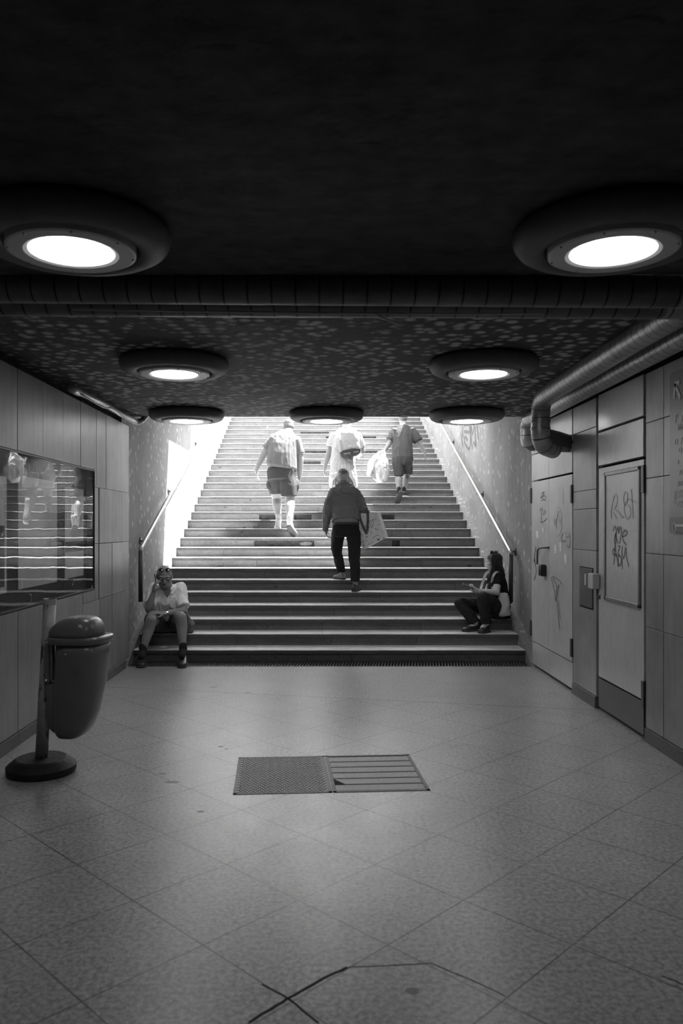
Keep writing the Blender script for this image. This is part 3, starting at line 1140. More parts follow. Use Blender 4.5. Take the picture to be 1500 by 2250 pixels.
tp = cover(-.565, .012, 'floor_hatch', 'patterned metal hatch cover in the floor beside the slatted one', 'hatch')
bm = bmesh.new()
box(bm, (-.545, -.34, -.01), (-.008, .34, .0015))
n_ = 0
for i in range(22):
    for j in range(30):
        x = -.535 + i * .0245 + (j % 2) * .012
        y = -.33 + j * .0225
        if x < -.02:
            box(bm, (x - .009, y - .0035, .0015), (x + .009, y + .0035, .004), Matrix.Translation((x, y, 0)) @ Matrix.Rotation(.5 if (i + j) % 2 else -.5, 4, 'Z') @ Matrix.Translation((-x, -y, 0)))
pl = finish('plate', bm, M['metal_dark'], tp)
pl.data.materials.append(M['ltgrey'])
for pg in pl.data.polygons:
    if pg.center.z > .0035:
        pg.material_index = 1
tp = cover(.016, .59, 'floor_grating', 'metal floor cover filled with six stone strips, one corner broken', 'hatch')
for j in range(6):
    y0 = -.335 + j * .112
    bm = bmesh.new()
    a = .12 if j == 1 else .0
    if j == 1:
        prism(bm, [(.10, y0, -.008), (.57, y0, -.008), (.57, y0 + .098, -.008), (.04, y0 + .098, -.008), (.07, y0 + .05, -.008)], V((0, 0, .0105)))
    else:
        box(bm, (.036, y0, -.008), (.57, y0 + .098, .0025))
    finish('slat', bm, M['terrazzo_in'], tp, bevel=.003)
bm = bmesh.new()
box(bm, (.03, -.345, -.003), (.576, .345, .0005))
finish('tray', bm, M['black'], tp)

# crack across the near floor slabs
bm = bmesh.new()


def fp(px, py):
    Y = CAM_H * FPX / (py - VPY)
    return V(((px - VPX) * Y / FPX, Y, .0004))


for ln, w_ in (([(545, 2248), (585, 2222), (632, 2195), (700, 2155), (765, 2125)], .011), ([(765, 2125), (850, 2122), (945, 2117)], .004), ([(577, 2163), (632, 2195), (700, 2248)], .007),
               ([(945, 2117), (1040, 2155), (1112, 2190)], .004), ([(1455, 2145), (1480, 2155), (1500, 2164)], .007)):
    ribbon(bm, [q + V((random.uniform(-.004, .004), 0, 0)) for q in smooth_line([fp(a, b) for a, b in ln], 4)], (0, 0, 1), w_, .0004)
struct(finish('trim_5', bm, M['black']))
bm = bmesh.new()
for (px, py, a, b) in ((905, 2177, .028, .02), (485, 1640, .02, .018), (497, 1646, .014, .012), (440, 1783, .02, .012), (545, 1522, .04, .015), (470, 1510, .04, .016), (378, 1718, .05, .02), (355, 1700, .03, .01)):
    c = fp(px, py)
    prism(bm, [c + V((a * math.cos(t_ * PI / 6) * random.uniform(.8, 1.1), b * math.sin(t_ * PI / 6) * random.uniform(.8, 1.1), 0)) for t_ in range(12)], V((0, 0, .0004)))
struct(finish('trim_6', bm, M['metal_dark']))

# ------------------------------------------------------------------ litter bin
lb = empty('litter_bin', (-1.778, 4.9, 0))
tag(lb, 'grey plastic litter bin on a chipped post with a round black rubber foot', 'litter bin')
bm = bmesh.new()
lathe(bm, [(0, 0), (.2, 0), (.212, .012), (.214, .045), (.165, .085), (.15, .092), (0, .094)], n=44)
finish('base', bm, M['rubber'], lb)
bm = bmesh.new()
top = V((.054, 0, 1.092))
tube(bm, [(0, 0, .09), top * .5 + V((0, 0, .045)), top], .039, 20)
finish('post', bm, M['postpaint'], lb, smooth=True)
bm = bmesh.new()
tube(bm, [top - V((.003, 0, .03)), top + V((0, 0, .003))], .042, 20)
finish('post_cap', bm, M['ltgrey'], lb)
bm = bmesh.new()
tube(bm, [top + V((0, 0, .0025)), top + V((0, 0, .004))], .034, 20)
finish('post_mouth', bm, M['black'], lb)
RB = Matrix.Translation((.03, 0, 0)) @ Matrix.Rotation(math.radians(-9), 4, 'Z')


def bsec(bm, secs, n=36, e=3.2):
    rs = []
    for z, u0, u1, hd in secs:
        c, hw = (u0 + u1) / 2, (u1 - u0) / 2
        r_ = []
        for i in range(n):
            a = 2 * PI * i / n
            ca, sa = math.cos(a), math.sin(a)
            r_.append(RB @ V((c + hw * math.copysign(abs(ca) ** (2 / e), ca), hd * math.copysign(abs(sa) ** (2 / e), sa), z)))
        rs.append(r_)
    rings(bm, rs)


bm = bmesh.new()
bsec(bm, [(.235, .13, .22, .08), (.241, .11, .245, .10), (.262, .095, .275, .115), (.30, .085, .30, .125), (.39, .08, .338, .137), (.564, .085, .374, .147), (.75, .1, .39, .152), (.835, .105, .398, .155)])
finish('bucket', bm, M['binplastic'], lb, smooth=True, bevel=0)
bm = bmesh.new()
bsec(bm, [(.27, .075, .14, .07), (.30, .045, .16, .085), (.40, .035, .17, .09), (.575, .035, .18, .095), (.58, .045, .17, .09)], e=5)
finish('spine', bm, M['binplastic'], lb, smooth=True)
bm = bmesh.new()
bsec(bm, [(.828, .06, .405, .166), (.832, .05, .415, .172), (.862, .05, .418, .174), (.87, .055, .412, .17)])
finish('rim', bm, M['binplastic'], lb, smooth=True)
bm = bmesh.new()
bsec(bm, [(.866, .045, .372, .16), (.90, .05, .37, .158), (.935, .075, .362, .15), (.962, .105, .345, .135), (.982, .14, .315, .11), (.99, .18, .27, .07)], e=2.6)
finish('lid', bm, M['binplastic'], lb, smooth=True)
bm = bmesh.new()
box(bm, (.045, -.105, .585), (.075, -.075, .85), RB)
finish('bracket', bm, M['steel'], lb, bevel=.003)
bm = bmesh.new()
box(bm, (.085, -.11, .60), (.1, -.075, .84), RB)
finish('bracket_rib', bm, M['steel'], lb, bevel=.003)
for z in (.62, .80):
    bm = bmesh.new()
    box(bm, (.02, -.04, z), (.06, .04, z + .04), RB)
    finish('clamp', bm, M['metal_dark'], lb)
for (u, z) in ((.06, .60), (.06, .835), (.21, .775)):
    bm = bmesh.new()
    bmesh.ops.create_uvsphere(bm, u_segments=10, v_segments=8, radius=.009, matrix=RB @ Matrix.Translation((u, -.107 if u < .1 else -.152, z)))
    finish('bolt', bm, M['chrome'], lb, smooth=True)

# railing at the head of the stairs
st = empty('street_railing', (0, 19.6, NST * RISE))
tag(st, 'white railing along the street above the head of the stairs', 'railing')
for z in (.12, .95):
    bm = bmesh.new()
    box(bm, (-3, -.03, z), (3, .03, z + .06))
    finish('rail', bm, M['bright'], st)
bm = bmesh.new()
for i in range(46):
    x = -2.9 + i * .13
    box(bm, (x - .012, -.012, .12), (x + .012, .012, .98))
finish('baluster', bm, M['bright'], st)['kind'] = 'stuff'
for i in range(5):
    bm = bmesh.new()
    x = -2.9 + i * 1.45
    box(bm, (x - .04, -.04, 0), (x + .04, .04, 1.02))
    finish('post', bm, M['bright'], st)

# ------------------------------------------------------------------ figures
class Sculpt:
    """gathers closed shapes; build() fuses them into one continuous surface"""

    def __init__(s, origin):
        s.bm = bmesh.new()
        s.o = V(origin)

    def cap(s, p, q, r1, r2, n=12):
        p, q = V(p) - s.o, V(q) - s.o
        d = q - p
        if d.length < 1e-5:
            d = V((0, 0, 1e-3))
            q = p + d
        d.normalize()
        u, v = frame(d)
        rs = []
        for c, r, sg in ((p, r1, -1), (q, r2, 1)):
            ang = [80, 55, 28, 0] if sg < 0 else [0, 28, 55, 80]
            for a in ang:
                a = math.radians(a)
                rs.append([c + d * sg * r * math.sin(a) + (u * math.cos(2 * PI * j / n) + v * math.sin(2 * PI * j / n)) * r * math.cos(a) for j in range(n)])
        rings(s.bm, rs)
        return s

    def limb(s, *pr):
        for (p, r1), (q, r2) in zip(pr, pr[1:]):
            s.cap(p, q, r1, r2)
        return s

    def ell(s, c, a, b, d, n=16):
        """ellipsoid with three semi-axis vectors"""
        c = V(c) - s.o
        mt = Matrix((a, b, d)).transposed().to_4x4()
        bmesh.ops.create_uvsphere(s.bm, u_segments=n, v_segments=n // 2 + 2, radius=1.0, matrix=Matrix.Translation(c) @ mt)
        return s

    def loft(s, secs, n=24, e=2.3):
        rs = []
        for c, u, v in secs:
            c = V(c) - s.o
            r_ = []
            for i in range(n):
                a = 2 * PI * i / n
                ca, sa = math.cos(a), math.sin(a)
                r_.append(c + u * math.copysign(abs(ca) ** (2 / e), ca) + v * math.copysign(abs(sa) ** (2 / e), sa))
            rs.append(r_)
        rings(s.bm, rs)
        return s

    def build(s, name, m, parent=None, voxel=.01, smooth=3, fold=None, is_root=False):
        me = bpy.data.meshes.new(name)
        bmesh.ops.recalc_face_normals(s.bm, faces=s.bm.faces)
        s.bm.to_mesh(me)
        s.bm.free()
        o = bpy.data.objects.new(name, me)
        COL.objects.link(o)
        r = o.modifiers.new('fuse', 'REMESH')
        r.mode = 'VOXEL'
        r.voxel_size = voxel
        if smooth:
            k = o.modifiers.new('soft', 'SMOOTH')
            k.iterations = smooth
            k.factor = .5
        dg = bpy.context.evaluated_depsgraph_get()
        new = bpy.data.meshes.new_from_object(o.evaluated_get(dg))
        o.modifiers.clear()
        o.data = new
        bpy.data.meshes.remove(me)
        new.name = name
        if fold:
            amp, sc, st, seed = fold
            nor = [v.normal.copy() for v in new.vertices]
            for v, nn in zip(new.vertices, nor):
                c = V((v.co.x * st[0], v.co.y * st[1], v.co.z * st[2])) * sc + V((seed, 0, 0))
                f = noise.noise(c + noise.noise_vector(c * .5) * .9)
                g = noise.noise(c * 2.3 + noise.noise_vector(c) * .8)
                v.co += nn * amp * (.9 - 2.6 * abs(f) - 1.1 * abs(g))
        new.materials.clear()
        new.materials.append(m)
        new.shade_smooth()
        if is_root:
            o.location = s.o
        elif parent:
            o.parent = parent
        return o


def hand(S, wrist, d, palm, thumb, curl=.5, s=1.0, spread=.12, pinch=False):
    """wrist point, finger direction, palm-facing normal, thumb-side direction"""
    d = V(d).normalized()
    palm = V(palm)
    palm = (palm - d * palm.dot(d)).normalized()
    side = d.cross(palm)
    if side.dot(V(thumb)) < 0:
        side = -side
    wrist = V(wrist)
    S.ell(wrist + d * .045 * s, d * .052 * s, side * .041 * s, palm * .016 * s)
    S.cap(wrist - d * .02 * s, wrist + d * .03 * s, .026 * s, .024 * s)
    tips = []
    for i, (off, ln) in enumerate(((.030, .92), (.0105, 1.0), (-.0095, .94), (-.029, .76))):
        b = wrist + d * (.085 - .006 * abs(i - 1)) * s + side * off * s
        dd = (d + side * spread * (1.5 - i) * .6).normalized()
        S.cap(wrist + d * .03 * s + side * off * .7 * s, b, .0125 * s, .0105 * s, 8)
        a = 0
        for L_, c_ in ((.042, .7), (.026, 1.0), (.021, .7)):
            a += curl * c_
            q = b + (dd * math.cos(a) + palm * math.sin(a)) * L_ * ln * s
            S.cap(b, q, .0098 * s, .0084 * s, 8)
            b = q
        tips.append(b)
    b = wrist + d * .025 * s + side * .03 * s
    td = (d * .65 + side * .75 + palm * (.25 + curl * .3)).normalized()
    q = b + td * .042 * s
    S.cap(wrist + d * .02 * s, b, .017 * s, .014 * s, 8)
    S.cap(b, q, .0135 * s, .0115 * s, 8)
    td2 = (td + d * .5 + palm * curl * .8 - side * curl * .5).normalized()
    S.cap(q, q + td2 * .034 * s, .0112 * s, .0092 * s, 8)
    return tips


def head(S, c, fwd, up, s=1.0, jaw=1.0, nose=.105):
    """a head with brow, nose, lips, chin, cheeks and ears; c is the middle of the skull"""
    fwd = V(fwd).normalized()
    up = V(up)
    up = (up - fwd * up.dot(fwd)).normalized()
    rt = fwd.cross(up)
    P_ = lambda x, y, z: V(c) + rt * x * s + fwd * y * s + up * z * s
    A = lambda x, y, z: (rt * x * s, fwd * y * s, up * z * s)
    S.ell(P_(0, -.012, .03), *A(.076, .095, .082))
    S.ell(P_(0, .02, -.03), *A(.064, .07, .085))
    S.ell(P_(0, .045, -.085), *A(.042 * jaw, .04, .034))
    S.ell(P_(0, .03, -.065), *A(.054 * jaw, .05, .04))
    for x in (-1, 1):
        S.ell(P_(x * .04, .055, -.025), *A(.026, .028, .026))
        S.ell(P_(x * .030, .076, .018), *A(.026, .013, .009))
        S.ell(P_(x * .076, -.012, -.012), *A(.010, .019, .032))
        S.ell(P_(x * .083, -.018, -.004), *A(.006, .016, .024))
        S.ell(P_(x * .012, .094, -.034), *A(.010, .010, .008))
    S.cap(P_(0, .083, .012), P_(0, nose, -.028), .0095 * s, .0135 * s, 8)
    S.cap(P_(-.02, .083, -.056), P_(.02, .083, -.056), .007 * s, .007 * s, 8)
    S.cap(P_(-.017, .081, -.068), P_(.017, .081, -.068), .008 * s, .008 * s, 8)
    return P_, A


def shoe(root, heel, toe, up, hm, sm, s=1.0, high=0.0, lace=None, sole_th=.024):
    heel, toe, up = V(heel), V(toe), V(up)
    d = toe - heel
    Ln = d.length
    d.normalize()
    up = (up - d * up.dot(d)).normalized()
    sd = d.cross(up)
    secs = []
    for t, hw, h in ((0, .022, .05), (.04, .031, .075 + high), (.12, .036, .088 + high), (.27, .038, .088 + high * .9), (.38, .040, .075), (.55, .045, .062), (.75, .049, .052),
                     (.9, .043, .044), (.97, .032, .036), (1, .018, .026)):
        h *= s
        secs.append((heel + d * Ln * t + up * (h / 2 + .006), sd * hw * s, up * h / 2))
    S = Sculpt(root.location)
    S.loft(secs, e=2.4)
    o = S.build('shoe', hm, root, .007, 3)
    S = Sculpt(root.location)
    secs = [(heel + d * Ln * t + up * sole_th / 2, sd * (hw + .004) * s, up * sole_th / 2) for t, hw in
            ((-.012, .02), (.03, .032), (.12, .037), (.3, .037), (.55, .045), (.75, .05), (.9, .044), (.98, .03), (1.015, .016))]
    S.loft(secs, e=4)
    so = S.build('sole', sm, o, .006, 1)
    if lace:
        bm = bmesh.new()
        for i in range(4):
            t = .40 + i * .075
            h = (.076 - i * .0055) * s + .008
            c = heel + d * Ln * t + up * h - root.location
            w_ = .026 * s
            tube(bm, [c - sd * w_ - up * .008, c - sd * w_ * .4 + up * .004, c + sd * w_ * .4 + up * .004 + d * .01, c + sd * w_ - up * .008 + d * .01], .0035, 6)
        finish('lace', bm, lace, o, smooth=True)
    return o


def along(a, b, t):
    return V(a).lerp(V(b), t)


RTX = V((1, 0, 0))


def torso_secs(pts, depth_dir=V((0, 1, 0)), right=RTX):
    """pts: (centre, half width, half depth)"""
    o = []
    for i, (c, w_, d_) in enumerate(pts):
        a = V(pts[max(0, i - 1)][0])
        b = V(pts[min(len(pts) - 1, i + 1)][0])
        ax = (b - a).normalized()
        dd = (depth_dir - ax * depth_dir.dot(ax)).normalized()
        rr = (right - ax * right.dot(ax)).normalized()
        o.append((V(c), rr * w_, dd * d_))
    return o


def tapered(S, a, b, r1, r2, n=20, flat=1.0):
    """a sleeve or trouser leg with open-looking square ends"""
    a, b = V(a), V(b)
    u, v = frame(b - a)
    S.loft([(a.lerp(b, t), u * (r1 + (r2 - r1) * t), v * (r1 + (r2 - r1) * t) * flat) for t in (0, .33, .66, 1)], n, 2)


def person(name_label, S, m, category='person'):
    o = S.build('person', m, None, .0075, 3, is_root=True)
    tag(o, name_label, category)
    return o


# ---- 1. big man in a grey T-shirt and shorts, left of the stair group ------------------
def man_grey():
    Y = 12.5
    base = V((T(622, 1160, 12.4).x, 12.3, 11 * RISE))
    S = Sculpt(base)
    head_c = T(634, 938, 12.68)
    nk = T(633, 951, 12.52)
    shL, shR = T(601, 966, 12.46), T(652, 968, 12.46)
    hip = T(619, 1040, 12.38)
    hpL, hpR = T(606, 1048, 12.38), T(633, 1050, 12.36)
    knL, knR = T(607, 1096, 12.52), T(637, 1101, 12.24)
    anL, anR = T(612, 1143, 12.36), T(636, 1147, 11.98)
    elL, elR = T(578, 1000, 12.5), T(659, 1010, 12.46)
    wrL, wrR = T(563, 1033, 12.5), T(658, 1047, 12.5)
    head(S, head_c, (0.05, 1, -.35), (0, .35, 1), 1.03)
    S.cap(nk - V((0, 0, .06)), head_c - V((0, .01, .02)), .075, .062)
    S.loft(torso_secs([(hip - V((0, 0, .05)), .18, .15), (hip + V((0, 0, .1)), .21, .17), (T(620, 1000, 12.42), .215, .17), (T(625, 972, 12.46), .205, .14), (T(629, 957, 12.5), .15, .1)]))
    for sh, el, wr in ((shL, elL, wrL), (shR, elR, wrR)):
        S.limb((sh, .075), (along(sh, el, .5), .07), (el, .057), (along(el, wr, .35), .055), (wr, .035))
    hand(S, wrL, T(564, 1056, 12.55) - wrL, (1, 0, 0), (0, 1, -.2), .35, 1.08)
    hand(S, wrR, (-.1, .05, -1), (-1, 0, 0), (0, 1, 0), .5, 1.05)
    for hp, kn, an in ((hpL, knL, anL), (hpR, knR, anR)):
        S.limb((hp, .12), (kn, .075), (along(kn, an, .3) - V((0, .015, 0)), .077), (along(kn, an, .6), .058), (an, .042))
    # feet
    S.cap(anL, anL + V((0, .08, -.08)), .04, .035)
    S.cap(anR, anR + V((0, .06, -.09)), .04, .035)
    p = person('big person seen from behind in grey T-shirt and cargo shorts, climbing the stairs', S, M['skin_pale'])
    # shirt
    S = Sculpt(base)
    secs = torso_secs([(T(619, 1036, 12.40), .2, .17), (T(619, 1026, 12.39), .246, .215), (T(620, 1000, 12.42), .24, .2), (T(622, 980, 12.44), .232, .165), (T(626, 966, 12.47), .225, .135),
                       (T(630, 956, 12.5), .165, .105), (T(632.5, 950, 12.53), .09, .08)])
    secs[0] = (secs[0][0], V((.2, 0, -.05)), secs[0][2])
    secs[1] = (secs[1][0], V((.25, 0, -.05)), secs[1][2])
    S.loft(secs)
    tapered(S, shL + V((.03, 0, .01)), along(shL, elL, .62), .095, .105)
    tapered(S, shR + V((-.03, 0, .01)), along(shR, elR, .72), .095, .095)
    S.build('shirt', M['grey_tee'], p, .011, 4, fold=(.0045, 8, (1.8, 1, .25), 3))
    bm = bmesh.new()
    # shorts
    S = Sculpt(base)
    S.loft(torso_secs([(T(619, 1026, 12.40), .2, .17), (T(619, 1037, 12.38), .24, .2), (T(619, 1056, 12.36), .228, .19)]))
    S.loft([(T(607, 1046, 12.38), RTX * .13, V((0, .15, 0))), (T(606, 1066, 12.44), RTX * .145, V((0, .15, 0))), (T(608, 1086, 12.5), RTX * .118, V((0, .125, 0)))])
    S.loft([(T(632, 1046, 12.36), RTX * .135, V((0, .155, 0))), (T(634, 1068, 12.32), RTX * .14, V((0, .15, 0))), (T(635, 1091, 12.28), RTX * .128, V((0, .13, 0)))])
    S.ell(T(592, 1066, 12.4), V((.05, 0, 0)), V((0, .09, 0)), V((0, 0, .09)))
    S.ell(T(652, 1066, 12.35), V((.045, 0, 0)), V((0, .09, 0)), V((0, 0, .1)))
    S.build('shorts', M['shorts_grey'], p, .011, 3, fold=(.007, 8, (1.3, 1, .5), 9))
    # hair
    S = Sculpt(base)
    c = head_c
    f, u = V((0.05, 1, -.35)).normalized(), V((0, .35, 1)).normalized()
    S.ell(c + u * .045 - f * .016, RTX * .083, f * .1, u * .082)
    S.ell(c + u * .0 - f * .04, RTX * .079, f * .074, u * .075)
    S.build('hair', M['hair_short'], p, .008, 2, fold=(.005, 40, (1, 1, 1), 1))
    for an, dy in ((anL, 0), (anR, -.0)):
        S = Sculpt(base)
        S.limb((an + V((0, 0, .07)), .05), (an - V((0, 0, .02)), .048))
        S.build('sock', M['whitesock'], p, .009, 2)
    hl = V((T(611, 1158, 12.28).x, 12.25, 11 * RISE))
    shoe(p, hl, hl + V((-.03, .3, 0)), (0, 0, 1), M['shoe_white'], M['sole_white'], 1.12, .04)
    tw = V((T(648, 1180, 12.08).x, 12.09, 10 * RISE + .006))
    hl = T(633, 1157, 11.93)
    shoe(p, hl, tw, (0.15, .75, .6), M['shoe_white'], M['sole_dark'], 1.12, .04)
    return p


# ---- 2. man in white with a backpack --------------------------------------------------
def man_white():
    base = V((T(755, 1140, 12.75).x, 12.7, 12 * RISE))
    S = Sculpt(base)
    head_c = T(764, 921, 13.02)
    nk = T(761, 940, 12.9)
    shL, shR = T(733, 957, 12.86), T(785, 957, 12.86)
    hip = T(753, 1022, 12.8)
    hpL, hpR = T(741, 1030, 12.8), T(766, 1030, 12.8)
    knL, knR = T(741, 1090, 12.95), T(767, 1088, 12.75)
    anL, anR = V((T(741, 1090, 12.95).x, 12.95, 12 * RISE + .1)), V((T(767, 1088, 12.7).x, 12.5, 11 * RISE + .16))
    elL, elR = T(722, 995, 12.85), T(796, 992, 12.95)
    wrL, wrR = T(713, 1028, 12.85), T(786, 1004, 13.2)
    head(S, head_c, (.05, 1, -.2), (0, .2, 1), 1.0)
    S.cap(nk - V((0, 0, .06)), head_c - V((0, .0, .03)), .07, .06)
    S.loft(torso_secs([(hip - V((0, 0, .05)), .17, .14), (hip + V((0, 0, .1)), .185, .15), (T(755, 985, 12.83), .19, .15), (T(759, 962, 12.85), .2, .13), (T(760, 948, 12.87), .15, .1)]))
    for sh, el, wr in ((shL, elL, wrL), (shR, elR, wrR)):
        S.limb((sh, .066), (along(sh, el, .5), .056), (el, .046), (along(el, wr, .35), .045), (wr, .029))
    hand(S, wrL, (-.12, .1, -1), (1, 0, 0), (0, 1, 0), .45, 1.0)
    hand(S, wrR, (-.3, 1, .1), (0, 0, -1), (-1, 0, 0), .8, 1.0)
    for hp, kn, an in ((hpL, knL, anL), (hpR, knR, anR)):
        S.limb((hp, .11), (kn, .068), (along(kn, an, .3) - V((0, .015, 0)), .07), (along(kn, an, .6), .05), (an, .04))
        S.cap(an, an + V((0, .08, -.07)), .038, .033)
    p = person('person with a backpack, in white T-shirt and white shorts, higher up the stairs', S, M['skin'])
    S = Sculpt(base)
    S.loft(torso_secs([(T(753, 1020, 12.78), .205, .175), (T(753, 1005, 12.82), .205, .175), (T(755, 985, 12.83), .208, .168), (T(758, 968, 12.84), .212, .15), (T(759, 955, 12.86), .2, .12),
                       (T(760, 946, 12.88), .14, .1), (T(761, 941, 12.89), .08, .075)]))
    tapered(S, shL + V((.03, 0, .01)), along(shL, elL, .66), .088, .088)
    tapered(S, shR + V((-.03, 0, .01)), along(shR, elR, .72), .088, .09)
    S.build('shirt', M['white_tee'], p, .011, 4, fold=(.007, 9, (1.4, 1, .4), 13))
    S = Sculpt(base)
    S.loft(torso_secs([(T(753, 1008, 12.8), .19, .165), (T(753, 1024, 12.78), .21, .185), (T(753, 1040, 12.78), .205, .17)]))
    S.loft([(T(740, 1030, 12.8), RTX * .115, V((0, .14, 0))), (T(739, 1052, 12.86), RTX * .125, V((0, .14, 0))), (T(738, 1071, 12.9), RTX * .115, V((0, .12, 0)))])
    S.loft([(T(766, 1030, 12.78), RTX * .115, V((0, .14, 0))), (T(768, 1052, 12.78), RTX * .125, V((0, .14, 0))), (T(770, 1071, 12.78), RTX * .115, V((0, .12, 0)))])
    S.build('shorts', M['cream'], p, .011, 3, fold=(.009, 8, (1.3, 1, .6), 19))
    S = Sculpt(base)
    S.ell(head_c + V((0, -.02, .035)), RTX * .083, V((0, .1, 0)), V((0, 0, .085)))
    S.build('hair', M['hair_short'], p, .008, 2, fold=(.005, 40, (1, 1, 1), 2))
    hl = anL * 1
    hl.z = 12 * RISE
    shoe(p, hl + V((0, -.06, 0)), hl + V((-.02, .22, 0)), (0, 0, 1), M['shoe_white'], M['sole_white'], 1.05)
    hl = anR + V((0, -.05, -.06))
    shoe(p, hl, V((anR.x, anR.y + .17, 11 * RISE + .008)), (0, .6, .8), M['shoe_white'], M['sole_white'], 1.05)
    # backpack, hung low from one shoulder
    q = T(768, 975, 12.70)
    b = empty('backpack', q)
    tag(b, 'white and grey backpack with a dark base, slung on the person in white', 'backpack')
    ax = (T(759, 938, 12.66) - T(772, 1008, 12.62)).normalized()
    rt = (RTX - ax * RTX.dot(ax)).normalized()
    bk = rt.cross(ax)
    if bk.y > 0:
        bk = -bk
    rt = rt.normalized()
    S = Sculpt(q)
    c0, c1 = T(770, 996, 12.62), T(764, 940, 12.66)
    S.loft([(along(c0, c1, t), rt * w_, bk * d_) for t, w_, d_ in ((.02, .15, .08), (.15, .165, .1), (.5, .165, .105), (.8, .14, .09), (.95, .1, .06), (1, .06, .04))], e=3)
    S.build('pack_body', M['packwhite'], b, .01, 3, fold=(.006, 6, (1, 1, 1), 23))
    S = Sculpt(q)
    S.loft([(along(c0, c1, t), rt * w_, bk * d_) for t, w_, d_ in ((-.12, .10, .06), (-.05, .155, .095), (.06, .172, .108), (.13, .172, .107))], e=3)
    S.build('pack_base', M['packdark'], b, .009, 2)
    S = Sculpt(q)
    S.loft([(along(c0, c1, t) - rt * .135, rt * .05, bk * .085) for t in (.1, .3, .55)], e=3)
    S.build('side_pocket', M['packgrey'], b, .008, 2)
    bm = bmesh.new()
    pc = along(c0, c1, .5) + bk * .1 - q
    pts = [pc - rt * .12 + ax * .1, pc - rt * .08 + ax * .16 + bk * .004, pc + ax * .175 + bk * .004, pc + rt * .09 + ax * .15]
    tube(bm, smooth_line(pts, 5), .004, 6)
    finish('zip', bm, M['packgrey'], b, smooth=True)
    bm = bmesh.new()
    for ln in ([c1 - q, shL * .15 + nk * .85 - q + V((0, -.07, .03)), nk - q + V((-.09, .0, .05)), shL - q + V((.06, .1, -.02))],
               [c0 - rt * .15 - q, T(735, 985, 12.72) - q, T(729, 975, 12.85) - q, T(731, 965, 12.95) - q]):
        pts = smooth_line(ln, 6)
        tube(bm, pts, .013, 8)
    finish('strap', bm, M['packgrey'], b, smooth=True)
    for s_, t, off in (('mony', .0, -.12), ('mon', .0, .04)):
        o_ = c0 + ax * (t - .02) + bk * .106 + rt * off - q
        mt = Matrix.Translation(o_) @ Matrix((rt, ax, bk)).transposed().to_4x4()
        text_mesh('lettering', s_, .05, mt, M['packwhite'], b, .001)
    bm = bmesh.new()
    o_ = along(c0, c1, .72) + bk * .098 + rt * .07 - q
    ribbon(bm, [o_ + (rt * math.cos(i * PI / 6) * .015 + ax * math.sin(i * PI / 6) * .02) for i in range(13)], bk, .005)
    finish('emblem', bm, M['packgrey'], b)
    return p


